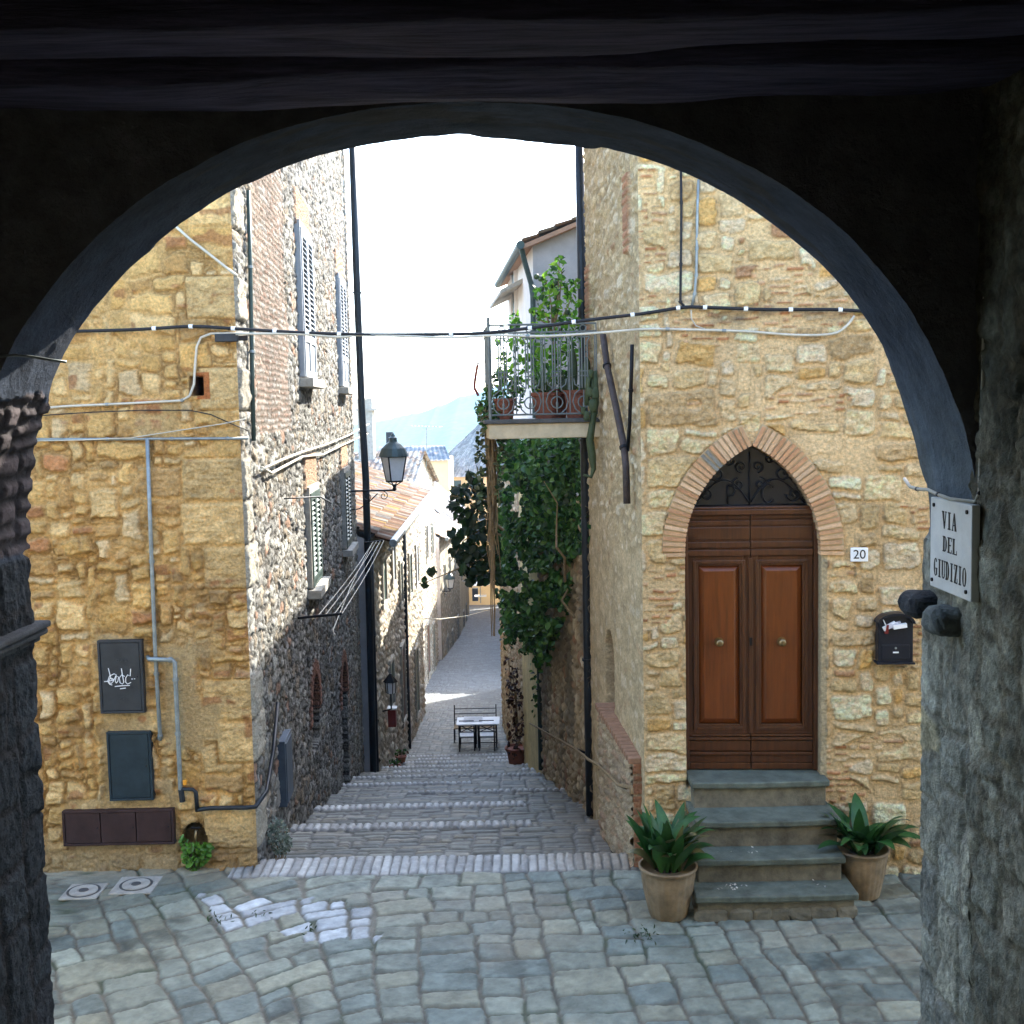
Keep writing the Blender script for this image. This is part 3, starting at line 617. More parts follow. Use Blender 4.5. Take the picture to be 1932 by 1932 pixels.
for (a, b, key) in ((uL+.037, uM-.004, 0), (uM+.004, uR-.037, 1)):
    l = MB()
    rb(l, a, b, z1050, z968-.004, DB, -.155)           # upper cornice rail of the leaf
    for (za, zc, dd) in [(.90, 1.0, -.125), (.74, .86, -.135), (.40, .70, -.14), (.20, .34, -.125), (.0, .15, -.115)]:
        h = z968-.004-z1050; rb(l, a, b, z1050+za*h, z1050+zc*h, -.16, dd)
    sw = .06
    rb(l, a, a+sw, z1385, z1050-.003, DB, -.145); rb(l, b-sw, b, z1385, z1050-.003, DB, -.145)
    rb(l, a+sw, b-sw, z1050-.07, z1050-.003, DB, -.145); rb(l, a+sw, b-sw, z1385, z1385+.07, DB, -.145)
    # stepped moulding
    for (ins_, dd) in ((.0, -.13), (.022, -.145)):
        i0 = sw-.018+ins_; i1 = sw+.012+ins_
        rb(l, a+i0, a+i1, z1385+i0, z1050-i0, -.19, dd); rb(l, b-i1, b-i0, z1385+i0, z1050-i0, -.19, dd)
        rb(l, a+i1, b-i1, z1050-i1, z1050-i0, -.19, dd-.001); rb(l, a+i1, b-i1, z1385+i0, z1385+i1, -.19, dd-.001)
    # base rails
    h = z1385-.003-zb
    rb(l, a, b, zb, z1385-.003, DB, -.165)
    for (za, zc, dd) in [(.0, .18, -.13), (.19, .40, -.14), (.42, .50, -.115), (.52, .80, -.145), (.84, .92, -.125), (.94, 1.0, -.14)]:
        rb(l, a, b, zb+za*h, zb+zc*h, -.17, dd)
    leaf = l.build('door_leaf', M_wood, dfr, bevel=.005)
    p = MB(); pyr(p, a+sw+.035, b-sw-.035, z1385+sw+.035, z1050-sw-.035, .05, -.185, -.155)
    pan = p.build('door_panel', M_woodp, dfr, bevel=.003)
    k = MB(); _, zk = uRF(1420, 1211, -.14); uk = (a+b)/2
    for (rad, d0, d1) in ((.042, -.157, -.145), (.03, -.146, -.138)):
        k.prism([(rad*math.cos(t*math.pi/10), rad*math.sin(t*math.pi/10)) for t in range(20)], lambda A, B, d, uk=uk, zk=zk: R_(uk+A, zk+B, d), d0, d1)
    pr = [(.012, -.14), (.013, -.115), (.026, -.105), (.034, -.09), (.032, -.075), (.02, -.066), (.004, -.064)]
    n = 16; vs = [R_(uk+r*math.cos(2*math.pi*t/n), zk+r*math.sin(2*math.pi*t/n), d) for r, d in pr for t in range(n)]
    k.add(vs, [(i*n+t, i*n+(t+1) % n, (i+1)*n+(t+1) % n, (i+1)*n+t) for i in range(len(pr)-1) for t in range(n)]+[tuple((len(pr)-1)*n+t for t in range(n))])
    k.build('knob', M_brass, dfr, smooth=False)
ast = MB(); rb(ast, uM-.018, uM+.018, z1385+.01, z1050-.02, -.15, -.122); ast.build('centre_strip', M_wood, dfr, bevel=.005)
kh = MB(); _, zk = uRF(1432, 1210, -.14); rb(kh, uM-.012, uM+.014, zk-.035, zk+.04, -.125, -.116); kh.build('keyhole_plate', M_iron, dfr)
# lunette glass and scroll grille
g_ = MB(); n = 20
poly = [(uL-.01, z968+.06), (uR+.01, z968+.06)]
right = [(uM-(RR-hwid)+RR*math.cos(t), zsp+RR*math.sin(t)) for t in np.linspace(math.asin((z968+.06-zsp)/RR), amax, n)]
poly = [(u, z) for u, z in right]+[(2*uM-u, z) for u, z in reversed(right[:-1])]
g_.prism(poly, R_, -.215, -.2); lun = g_.build('fanlight', M_glass, RH)
gr = MB(); zc0 = z968+.075
def sc(pts, r=.007): gr.tube([R_(u, z, -.16) for u, z in pts], r, 6)
def spiral(cx, cz, r0, turns, a0, dirn=1, n=28):
    return [(cx+r0*(1-.82*i/n)*math.cos(a0+dirn*turns*2*math.pi*i/n), cz+r0*(1-.82*i/n)*math.sin(a0+dirn*turns*2*math.pi*i/n)) for i in range(n+1)]
sc([(uM-.0, zc0), (uM, zap-.06)], .006); sc([(uL+.02, zc0), (uR-.02, zc0)], .009)
for s_ in (-1, 1):
    sc([(uM+s_*.50*t, zc0+.02+.26*math.sin(t*math.pi)*(1-.3*t)) for t in np.linspace(0.02, 1, 20)])
    sc(spiral(uM+s_*.30, zc0+.30, .085, 1.4, math.pi/2, -s_)); sc(spiral(uM+s_*.40, zc0+.10, .07, 1.3, math.pi, s_))
    sc(spiral(uM+s_*.075, zc0+.36, .055, 1.3, -math.pi/2, s_)); sc(spiral(uM+s_*.10, zc0+.20, .06, 1.3, math.pi/2, -s_))
    sc(spiral(uM+s_*.19, zc0+.42, .05, 1.2, 0, s_))
cc = [(uM+.17+.055*math.cos(t), zc0+.11+.085*math.sin(t)) for t in np.linspace(.7, 5.6, 20)]; sc(cc, .008)
sc([(uM-.2, zc0+.02), (uM-.2, zc0+.19)], .008); sc([(uM-.2, zc0+.19), (uM-.15, zc0+.18), (uM-.13, zc0+.14), (uM-.15, zc0+.1), (uM-.2, zc0+.095)], .008)
gr.build('scroll_grille', M_iron, lun, smooth=True)

# ---- garden wall beyond, with fields
GWH = thing('garden_wall', 'long rubble and plaster wall down the right of the stepped lane below the ivy', 'wall', (RSX(25), 25, gz(25)))
yy = [RS_END+.01]
while yy[-1] < 37: yy.append(yy[-1]+.0022*yy[-1])
us = np.array(yy); zs = span(-10.2, -1.2, .03); U, Z = np.meshgrid(us, zs, indexing='ij')
m1, d1, r1, lx, lz = stones(U-14, Z+11, pack(24, 11, .05, [(3, 7, 2, 3, 4), (2, 4, 1, 2, 4), (5, 9, 3, 5, 1)], 53), 57, warp=.05, wf=3.5, gap=.014, bev=.03, rad=.05, tilt=.25)
pc = pal(r1[3], [(.42, .33, .2, 4), (.48, .4, .27, 3), (.36, .26, .15, 2), (.34, .19, .11, 1.2)])*(.75+.4*r1[4])[..., None]
C = mix(np.array([.27, .21, .13]), pc, m1[..., None]); rough = fbm(U*6, Z*8, 66, 4, .6)-.5; D = m1*(.03+.03*r1[2])+.05*rough
ply = (U > 21.9) & (U < 26.8)
C = np.where(ply[..., None], np.array([.53, .42, .2])*(.75+.45*fbm(U*2, Z*2, 67))[..., None], C); D = np.where(ply, .03, D)
drk = sst(.45, .6, fbm(U*.9, Z*.7, 68))*(U < 21.9); C = mix(C, np.array([.09, .085, .07]), (.6*drk)[..., None])
grid_mesh('wall', np.stack([RSX(U)-D, U, Z], -1), C, M_stone_far, GWH)
x0, x1 = RSX(RS_END), RSX(37)
MB().hexa([(x1, 37, -10.5), (x1, 37, -1.2), (x1+.5, 37, -1.2), (x1+.5, 37, -10.5)], [(x0+.05, RS_END+.02, -10.5), (x0+.05, RS_END+.02, -1.2), (x0+.5, RS_END+.02, -1.2), (x0+.5, RS_END+.02, -10.5)]).build('wall_core', M_plaster_g, GWH)

# ================================================================== ARCHWAY the photo is taken from
AR = thing('stone_archway', 'dark plastered archway with wooden beam and stone jambs framing the view', 'archway', (0, 4.7, -3.3))
YN, YF = 4.40, 5.0
pL = at(52, 1000, YF).x; pR = at(1744, 960, YF).x; aC = (pL+pR)/2; aR = (pR-pL)/2
zTop = at(895, 262, YF).z; zSpr = at(890, 1030, YF).z; aH = zTop-zSpr
def arch_profile(n=420, e=0.):
    pts = []
    zb = -4.3
    zl = np.linspace(zb, zSpr, 330)
    for z in zl[:-1]: pts.append((aC-aR-e, z, -1, 0))
    for t in np.linspace(math.pi, 0, n):
        c, s_ = math.cos(t), math.sin(t)
        x = aC+(aR+e)*np.sign(c)*abs(c)**.94; z = zSpr+(aH+e)*abs(s_)**.97
        L = math.hypot(c/aR, s_/aH); pts.append((x, z, c/aR/L, s_/aH/L))
    for z in zl[::-1][1:]: pts.append((aC+aR+e, z, 1, 0))
    return np.array(pts)
AP = arch_profile(); seg = np.r_[0, np.cumsum(np.hypot(np.diff(AP[:, 0]), np.diff(AP[:, 1])))]
vv = span(YN, YF, .0085)
Sx = np.broadcast_to(seg[:, None], (len(seg), len(vv))); V = np.broadcast_to(vv[None], Sx.shape)
zz = AP[:, 1][:, None]+0*V; side = np.sign(AP[:, 0]-aC)[:, None]+0*V
pil = sst(zSpr+.05, zSpr-.02, zz)                       # 1 on the jambs, 0 on the vault
Lst = sst(zSpr+.75, zSpr+.6, zz+.15*(fbm(V*5, zz*3, 9)-.5))*(side < 0)*(1-pil)          # bare bricks low on the left vault
m1, d1, r1, lx, lz = stones(V-4+.0*Sx, zz+5, pack(2, 9, .05, [(5, 9, 5, 8, 3), (3, 6, 3, 5, 2)], 63), 67, warp=.045, wf=6, gap=.010, bev=.016, rad=.03, tilt=.2)
mbk, dbk, rbk, _, _ = stones(V-4, Sx, pack(2, 18, .035, [(4, 8, 2, 3, 5)], 64), 68, warp=.02, wf=4, gap=.01, bev=.02, rad=.015, tilt=.1)
rough = fbm(V*12, Sx*12, 69, 5, .62)-.5; rid = 1-np.abs(2*fbm(V*16, Sx*7, 70, 4)-1)
mJ = mix(1., m1, sst(.35, .6, fbm(V*3, Sx*2.3, 86, 3))*.75+.1); Dp = mJ*(.011+.012*r1[2])+.024*rough+.012*(rid-.7)+.010*(1-np.abs(2*fbm(V*34, Sx*26, 74, 3, .6)-1)-.7)
Dv = .018*(fbm(V*4, Sx*3, 73, 4)-.5)+.008*rough
edge = sst(YF-.07, YF-.005, V); Dv = Dv-edge*np.where(side < 0, 1.7, 1.)*(.03+.05*(fbm(Sx*9, V*2, 75, 4)-.3))*sst(.35, .6, fbm(Sx*1.6, V*0, 76, 2)+.1)
D = mix(Dv, Dp, pil); D = np.where(Lst > .5, mbk*.018+.02*rough-.01, D)
D = D-.06*np.where(pil > .5, sst(YF-.05, YF, V), 0)*fbm(Sx*4, V*2, 78)-pil*(side > 0)*0
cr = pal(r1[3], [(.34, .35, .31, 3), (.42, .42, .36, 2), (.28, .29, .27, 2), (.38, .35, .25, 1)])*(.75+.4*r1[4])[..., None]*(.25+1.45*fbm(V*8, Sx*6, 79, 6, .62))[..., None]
cl = pal(r1[3], [(.032, .038, .042, 3), (.042, .046, .05, 2), (.026, .032, .036, 2)])*(.75+.4*r1[4])[..., None]  # left jamb's shade is put into its stone colours, right jamb stays light
cv = np.array([.054, .074, .112])*(.45+1.1*fbm(V*3.5, Sx*2.2, 80, 6, .65))[..., None]*(1-.45*((side < 0)*sst(-.1, -.9, (AP[:, 0][:, None]+0*V)-aC)))[..., None]; cv = mix(cv, np.array([.05, .05, .05]), (.7*sst(.60, .72, fbm(V*6+3, Sx*1.4, 87, 5, .6)))[..., None])  # blue sky light and the shaded left side painted into the plaster
cv = mix(cv, np.array([.19, .225, .235]), ((side > 0)*sst(zSpr+1.0, zSpr+.1, zz)*.6)[..., None])  # light on the lower right of the vault, painted in
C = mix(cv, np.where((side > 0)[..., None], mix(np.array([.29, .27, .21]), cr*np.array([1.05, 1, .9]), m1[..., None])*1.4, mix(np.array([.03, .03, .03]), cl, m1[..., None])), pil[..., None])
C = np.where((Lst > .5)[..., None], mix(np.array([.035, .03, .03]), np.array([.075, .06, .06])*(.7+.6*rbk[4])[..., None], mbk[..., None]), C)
P = np.stack([AP[:, 0][:, None]-AP[:, 2][:, None]*D, V, zz-AP[:, 3][:, None]*D], -1)
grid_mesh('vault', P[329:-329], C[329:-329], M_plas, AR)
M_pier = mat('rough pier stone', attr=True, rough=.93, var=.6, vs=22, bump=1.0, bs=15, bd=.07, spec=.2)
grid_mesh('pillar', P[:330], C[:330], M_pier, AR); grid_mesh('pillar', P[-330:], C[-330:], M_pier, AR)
near_edge = P[:, 0, :]; far_edge = P[:, -1, :]
PWX = pR+.005; PWL = -2.75; CEIL = 1.75
def rim(edge, x0, x1, z0, z1):
    out = []
    for (x, y, z), a in zip(edge, AP):
        dx, dz = a[2], a[3]; t = 1e9
        if dx > 1e-6: t = min(t, (x1-x)/dx)
        if dx < -1e-6: t = min(t, (x0-x)/dx)
        if dz > 1e-6: t = min(t, (z1-z)/dz)
        out.append((x+dx*t, y, z+dz*t))
    return np.array(out)
o_ = rim(near_edge, PWL, PWX+.02, -9, CEIL)
tt = np.linspace(0, 1, 12)[None, :, None]; P = near_edge[:, None]*(1-tt)+o_[:, None]*tt
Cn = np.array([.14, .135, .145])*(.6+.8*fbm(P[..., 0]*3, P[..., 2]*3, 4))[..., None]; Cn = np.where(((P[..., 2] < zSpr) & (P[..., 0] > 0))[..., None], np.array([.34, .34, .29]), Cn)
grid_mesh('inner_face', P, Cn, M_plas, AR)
o_ = rim(far_edge, -9, 9, -9, 2.05); P = far_edge[:, None]*(1-tt)+o_[:, None]*tt
Cn = np.array([.45, .36, .22])*(.6+.8*fbm(P[..., 0]*3, P[..., 2]*3, 4))[..., None]
grid_mesh('outer_facade', P, Cn, M_stone_far, AR, flip=True)
# right passage wall, rough stone
vv = span(-1.5, YN+.02, .012) if False else np.concatenate([span(-4, 3.2, .3), span(3.2, YN+.02, .009)[1:]]); zs = np.concatenate([span(-4.3, CEIL, .0125)])
V, Z = np.meshgrid(vv, zs, indexing='ij')
m1, d1, r1, lx, lz = stones(V+5, Z+5, pack(11, 8, .05, [(3, 6, 3, 6, 3), (2, 4, 2, 3, 3)], 73), 77, warp=.06, wf=6.5, gap=.012, bev=.018, rad=.03, tilt=.35)
rough = fbm(V*10, Z*9, 81, 5, .62)-.5; rid = 1-np.abs(2*fbm(V*9, Z*8, 82, 4)-1)
sm = sst(.45, .65, fbm(V*1.2+2, Z*.8+5, 83, 2))*sst(-1.6, -2.2, Z)*.8
mJ = mix(1., m1, sst(.35, .6, fbm(V*3, Z*2.3, 86, 3))*.75+.1); D = mix(mJ*(.010+.014*r1[2])+.03*rough+.016*(rid-.7)+.013*(1-np.abs(2*fbm(V*30, Z*26, 85, 3, .6)-1)-.7), .02+.03*rough, sm)+.012*sst(3.9, 4.4, V)
C = mix(np.array([.22, .21, .17]), pal(r1[3], [(.30, .31, .27, 3), (.36, .36, .31, 2), (.24, .25, .22, 2)])*(.7+.5*r1[4])[..., None], (m1*(1-sm))[..., None])
C = 1.3*C*np.array([1.04, 1, .9])*(.3+1.3*fbm(V*7, Z*7, 84, 5, .62))[..., None]
C = mix(C, np.array([.15, .145, .10]), (sm*.6)[..., None])
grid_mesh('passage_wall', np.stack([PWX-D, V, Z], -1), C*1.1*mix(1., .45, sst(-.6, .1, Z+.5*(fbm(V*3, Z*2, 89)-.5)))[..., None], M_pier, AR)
tp = MB(); tp.add([(PWL, YN, -4.3), (PWL, YN, CEIL), (PWL, -4, CEIL), (PWL, -4, -4.3)], [(0, 1, 2, 3)]); tp.add([(PWL, -4, -4.3), (PWL, -4, CEIL), (PWX+.1, -4, CEIL), (PWX+.1, -4, -4.3)], [(0, 1, 2, 3)])  # side wall, and an end wall added to keep the passage dark
tp.build('passage_wall', M_pass, AR)
MB().box(PWL-.1, PWX+.2, -4.1, YN+.02, CEIL, CEIL+.2).build('ceiling', M_pass, AR)
MB().add([(-9, YF, 2.05), (9, YF, 2.05), (9, -4.2, 2.05), (-9, -4.2, 2.05), (-9, -4.2, -9), (9, -4.2, -9), (-9, YF, -9), (9, YF, -9)], [(0, 1, 2, 3), (3, 2, 5, 4), (0, 3, 4, 6), (1, 7, 5, 2)]).build('upper_storey', M_plaster_y, AR)
# wooden beams
def beam(y0, y1, z0, z1, amp, seed):
    xs = span(PWL, PWX-.02, .03); prof = []
    nb = 22; P = np.zeros((len(xs), nb+1, 3)); Cc = np.zeros((len(xs), nb+1, 3))
    for i in range(nb+1):
        t = 2*math.pi*i/nb+math.pi/4; c, s_ = math.cos(t), math.sin(t); k = max(abs(c), abs(s_)); c /= k**.9; s_ /= k**.9
        P[:, i, 0] = xs
        P[:, i, 1] = (y0+y1)/2+(y1-y0)/2*c+amp*(fbm(xs*1.5, np.full(len(xs), (i % nb)*.8), seed)-.5)
        P[:, i, 2] = (z0+z1)/2+(z1-z0)/2*s_+amp*2*(fbm(xs*.9, np.full(len(xs), (i % nb)*.35), seed+3)-.5)
    P[:, -1] = P[:, 0]
    grid_mesh('ceiling_beam', P, None, M_dark, AR)
zbm = at(966, 172, 4.2).z
beam(3.98, 4.36, zbm+.0, zbm+.34, .05, 5)
beam(3.55, 3.93, zbm+.04, zbm+.30, .04, 9)
beam(3.0, 3.4, zbm+.10, zbm+.38, .04, 13)
# impost stones
def rock(mb, c, s, seed, n=14):
    vs = []; fs = []
    for i in range(n+1):
        for k in range(2*n):
            a = math.pi*i/n; b = math.pi*k/n
            d = np.array([math.sin(a)*math.cos(b), math.sin(a)*math.sin(b), math.cos(a)]); d = np.sign(d)*np.abs(d)**.6
            r = .78+.5*float(fbm(np.array([d[0]*1.7+d[2]+seed]), np.array([d[1]*1.7-d[2]*.6]), seed, 4))
            vs.append((c[0]+d[0]*s[0]*r, c[1]+d[1]*s[1]*r, c[2]+d[2]*s[2]*r))
    for i in range(n):
        for k in range(2*n): fs.append((i*2*n+k, i*2*n+(k+1) % (2*n), (i+1)*2*n+(k+1) % (2*n), (i+1)*2*n+k))
    mb.add(vs, fs)
M_imp = mat('dark impost stone', (.04, .042, .044), .95, var=.5, vs=10, bump=.9, bs=30)
mb_ = MB(); c = at(1772, 1140, 4.86); rock(mb_, (pR-.02, 4.88, c.z), (.10, .10, .055), 3); mb_.build('impost_stone', M_imp, AR)
M_imp2 = mat('grey impost stone', (.15, .16, .145), .95, var=.5, vs=10, bump=.9, bs=30)
mb_ = MB(); c = at(1812, 1172, 4.6); rock(mb_, (pR-.03, 4.62, c.z), (.085, .09, .055), 8); mb_.build('impost_stone', M_imp2, AR)
mb_ = MB(); c = at(30, 1190, 4.95)
for k, (o, h) in enumerate([(.09, .03), (.075, .028), (.04, .03)]): mb_.box(pL-.15, pL+o-.02, YN-.02, YF+.03, c.z+.035-.032*(k+1), c.z+.035-.032*k-.003)
mb_.build('impost_moulding', M_imp, AR, bevel=.01)

# ================================================================== LEAF HELPERS
def leaf_cloud(name, pts, size, cols, m, parent=None, nrm=(0, -1, .4), spread=.9, ratio=.62, seed=1, droop=.5):
    r = np.random.default_rng(seed); n = len(pts); pts = np.asarray(pts, float)
    nv = np.array(nrm)[None]+r.normal(0, spread, (n, 3)); nv /= np.linalg.norm(nv, axis=1)[:, None]
    tv = r.normal(0, 1, (n, 3)); tv[:, 2] -= droop*1.5; tv -= nv*(tv*nv).sum(1)[:, None]; tv /= np.linalg.norm(tv, axis=1)[:, None]
    bv = np.cross(nv, tv); s = (np.asarray(size)*r.uniform(.5, 1.35, n))[:, None]
    w_ = s*ratio*.5; f = s*.12
    V = np.stack([pts-tv*s*.5, pts-tv*s*.12+bv*w_+nv*f, pts+tv*s*.22+bv*w_*.8+nv*f, pts+tv*s*.5-nv*f*.6, pts+tv*s*.22-bv*w_*.8+nv*f, pts-tv*s*.12-bv*w_+nv*f], 1)
    me = bpy.data.meshes.new(name); me.vertices.add(n*6); me.vertices.foreach_set('co', V.reshape(-1).astype(np.float32))
    b = np.arange(n)[:, None]*6; q = np.stack([b+np.array([[0, 1, 2, 3]]), b+np.array([[0, 3, 4, 5]])], 1).reshape(-1, 4)
    me.loops.add(len(q)*4); me.loops.foreach_set('vertex_index', q.reshape(-1).astype(np.int32))
    me.polygons.add(len(q)); me.polygons.foreach_set('loop_start', np.arange(0, len(q)*4, 4, dtype=np.int32)); me.update(calc_edges=True)
    c = pal(r.random(n), cols)*r.uniform(.7, 1.3, n)[:, None]; c4 = np.ones((n, 6, 4), np.float32); c4[:, :, :3] = c[:, None]
    a = me.attributes.new('Col', 'FLOAT_COLOR', 'POINT'); a.data.foreach_set('color', c4.reshape(-1))
    return link(name, me, m, parent)
def in_poly(x, y, poly):
    c = np.zeros(len(x), bool); n = len(poly)
    for i in range(n):
        (x0, y0), (x1, y1) = poly[i], poly[i-1]
        c ^= ((y0 > y) != (y1 > y)) & (x < (x1-x0)*(y-y0)/(y1-y0+1e-12)+x0)
    return c
def sample_px(poly, n, seed):
    r = np.random.default_rng(seed); p = np.array(poly); out = []
    while len(out) < n:
        a = r.uniform(p[:, 0].min(), p[:, 0].max(), n*3); b = r.uniform(p[:, 1].min(), p[:, 1].max(), n*3)
        k = in_poly(a, b, poly); out += list(zip(a[k], b[k]))
    return out[:n]
def strap_leaf(V, F, Cc, base, az, length, width, rise, bend, col, n=9, r=random):
    d = Vector((math.cos(az), math.sin(az), 0)); sd_ = Vector((-d.y, d.x, 0)); b0 = len(V); p = Vector(base); an = rise
    tw = r.uniform(-.4, .4)
    for i in range(n+1):
        t = i/n; wd = width*(.10+.90*math.sin(math.pi*min(1, t*1.02)**.85)**.8) if t < .99 else .003
        if t < .25: wd = min(wd, width*(.12+2.0*t))
        ln = sd_*math.cos(tw*t)+Vector((0, 0, math.sin(tw*t)))
        nrm = Vector((0, 0, 1))*math.cos(an)-d*math.sin(an)
        for k, (o, h) in enumerate(((-.5, .10), (0, 0), (.5, .10))):
            V.append(tuple(p+ln*wd*o+nrm*wd*h)); Cc.append(tuple(c*(1.0 if k != 1 else 1.25) for c in col))
        if i < n:
            for k in (0, 1): a = b0+i*3+k; F.append((a, a+1, a+4, a+3))
        an -= bend/n*(.4+1.3*t)*1.0
        p = p+(d*math.cos(an)+Vector((0, 0, math.sin(an))))*length/n
def col_mesh(name, V, F, Cc, m, parent=None, smooth=True, loc=None):
    me = bpy.data.meshes.new(name); me.from_pydata(V, [], F)
    a = me.attributes.new('Col', 'FLOAT_COLOR', 'POINT'); a.data.foreach_set('color', np.array([(*c, 1) for c in Cc], np.float32).reshape(-1))
    if smooth: me.polygons.foreach_set('use_smooth', [True]*len(F))
    return link(name, me, m, parent, loc)
GREENS = [(.03, .098, .02, 3), (.055, .145, .028, 2), (.013, .042, .012, 1.5), (.10, .20, .035, 1.2)]

# ================================================================== DOORSTEPS
ST = thing('door_steps', 'flight of four grey sandstone steps up to the wooden door', 'steps', tuple(at(1465, 1745, 9.5)))
def zc(py, Y, px=1440): return at(px, py, Y).z
lev = [(zc(1476, 10.30), 10.32, 10.75, 1305, 1566), (zc(1549, 9.99), 10.0, 10.6, 1312, 1600), (zc(1621, 9.73), 9.74, 10.35, 1313, 1596), (zc(1690, 9.48), 9.48, 10.05, 1313, 1621)]
for i, (z, yf, yb, xl, xr) in enumerate(lev):
    a = at(xl, 1500+60*i, yf).x; b = at(xr, 1500+60*i, yf).x; th = .06
    if i == 1: b = at(1575, 1549, yf).x+.06
    sl = MB(); n = 14
    # worn tread: slightly dished and chipped along the front
    tw = []
    for k in range(n+1):
        t = k/n; x = a+(b-a)*t; tw.append((x, yf+random.uniform(-.006, .006), z-.008*math.sin(math.pi*t)))
    vs = [(x, y, zz) for x, y, zz in tw]+[(x, yb, z) for x, y, zz in tw]+[(x, y+.004, zz-th) for x, y, zz in tw]+[(x, yb, z-th) for x, y, zz in tw]
    m_ = n+1; fs = []
    for k in range(n): fs += [(k, k+1, m_+k+1, m_+k), (2*m_+k, 3*m_+k, 3*m_+k+1, 2*m_+k+1), (k, 2*m_+k, 2*m_+k+1, k+1), (m_+k, m_+k+1, 3*m_+k+1, 3*m_+k)]
    fs += [(0, m_, 3*m_, 2*m_), (n, 2*m_+n, 3*m_+n, m_+n)]
    sl.add(vs, fs); sl.build('tread', M_step, ST, bevel=.014, seg=3)
    nxt = lev[i+1][0] if i < 3 else STZ-.05
    MB().box(a+.025, b-.025, yf+.045, 10.8 if i == 0 else yb, nxt-.07, z-th-.001).build('riser', M_riser, ST, bevel=.008)
# rubble plinth of the lowest riser
mb_ = MB(); x = at(1316, 1730, 9.5).x; xe_ = at(1618, 1730, 9.5).x; sd0 = 1
while x < xe_-.05:
    wd = random.uniform(.12, .28); wd = min(wd, xe_-x); rock(mb_, (x+wd/2, 9.555, STZ+.045), (wd/2+.01, .055, .065), sd0, 8); x += wd; sd0 += 1
mb_.build('footing_stones', M_riser, ST)
# fallen petals on the treads
mb_ = MB()
for (x0, y0, n, Yc, sp, zz) in [(1375, 1665, 26, 9.72, .12, lev[3][0]), (1400, 1600, 12, 9.98, .16, lev[2][0]), (1530, 1660, 5, 9.75, .2, lev[3][0])]:
    cx = at(x0, y0, Yc).x
    for k in range(n):
        a = random.uniform(0, 6.28); x = cx+random.gauss(0, sp*.6); y = Yc+random.uniform(-.12, .12); s_ = random.uniform(.006, .014); z = zz+.004
        mb_.add([(x+s_*math.cos(a), y+s_*math.sin(a), z), (x-s_*math.sin(a), y+s_*math.cos(a), z+.008), (x-s_*math.cos(a), y-s_*math.sin(a), z), (x+s_*math.sin(a), y-s_*math.cos(a), z-.004)], [(0, 1, 2, 3)])
tag(mb_.build('fallen_petals', mat('dry petals', (.5, .47, .4), .9, var=.3), fix=False), 'dry pale petals scattered on the two lowest door steps', 'petals', kind='stuff')

# ================================================================== POTTED PLANTS
def pot_plant(label, loc, H, R, nl, seed, lean, hi=1.54, lmax=.66):
    t = thing('potted_plant', label, 'plant', loc, 'glazed pots beside the door steps'); r = random.Random(seed)
    MB().lathe([(R*.62, 0), (R*.68, .02), (R*.88, H*.5), (R*.98, H*.85), (R*1.0, H*.93), (R*1.06, H*.95), (R*1.07, H), (R*.97, H), (R*.93, H*.93)], n=72, ridge=lambda k, z: .018*math.cos(k*math.pi/1.5)*(1 if z < H*.9 else 0)).build('pot', M_pot, t, smooth=True, loc=(0, 0, 0), fix=False)
    MB().lathe([(R*.9, H*.9), (R*.5, H*.93), (.01, H*.94)], n=24).build('soil', M_soil, t, loc=(0, 0, 0))
    for i in range(nl):
        V = []; F = []; Cc = []
        az = r.uniform(0, 6.283); L = r.uniform(.28, lmax); rise = r.uniform(hi-.6, hi); bd = r.uniform(.1, 1.7)
        g = r.random(); col = (.016+.016*g, .056+.045*g, .014+.008*g) if r.random() > .1 else (.10, .09, .03)
        strap_leaf(V, F, Cc, (r.uniform(-.3, .3)*R+.05*math.cos(az), r.uniform(-.3, .3)*R+.05*math.sin(az), H*.9), az, L, r.uniform(.105, .15), rise, bd, col, r=r)
        col_mesh('strap_leaf', V, F, Cc, M_leafA, t, loc=(0, 0, 0))
    return t
p = at(1262, 1708, 9.62); pot_plant('ridged ochre pot of upright dark strap leaves left of the door steps', (p.x, 9.66, STZ), .45, .235, 62, 4, 0, 1.56, .62)
p = at(1628, 1655, 9.9); pot_plant('grey ridged pot with drooping strap leaves right of the door steps', (p.x+.02, 9.98, STZ), .44, .215, 54, 11, 0, 1.3, .58)

# ================================================================== LEFT WALL FITTINGS
def LFq(px, py, d=0): p = onLF(px, py); return Vector((p.x, LFY-d, p.z))
def wall_box(name, label, px4, m, dep=.05, doors=1):
    (x0, y0), (x1, y1) = px4; a = LFq(x0, y0); b = LFq(x1, y1)
    t = thing(name, label, 'utility box', ((a.x+b.x)/2, LFY-.03, b.z))
    f = .022
    fr = MB()
    for (c0, c1, d0, d1) in [(a.x, b.x, a.z-f, a.z), (a.x, b.x, b.z, b.z+f), (a.x, a.x+f, b.z+f, a.z-f), (b.x-f, b.x, b.z+f, a.z-f)]: fr.box(c0, c1, LFY-.03-dep, LFY+.05, d0, d1)
    fr.build('frame', m, t, bevel=.003)
    w_ = (b.x-a.x-2*f)/doors
    for k in range(doors):
        dm = MB(); dm.box(a.x+f+k*w_+.004, a.x+f+(k+1)*w_-.004, LFY-.025-dep, LFY-.01, b.z+f+.004, a.z-f-.004)
        do = dm.build('door', m, t, bevel=.004)
        lk = MB(); lx_ = a.x+f+(k+1)*w_-.03; lk.lathe([(.008, 0), (.008, .006)], (0, 0, 0), 10)
        lk.v = [(lx_+x, LFY-.025-dep-z, (a.z+b.z)/2+y) for x, y, z in lk.v]; lk.build('lock', M_iron, do)
    return t, a, b
t, a, b = wall_box('utility_box', 'dark grey metal meter box with a white scribbled graffiti tag', ((188, 1206), (278, 1341)), M_box)
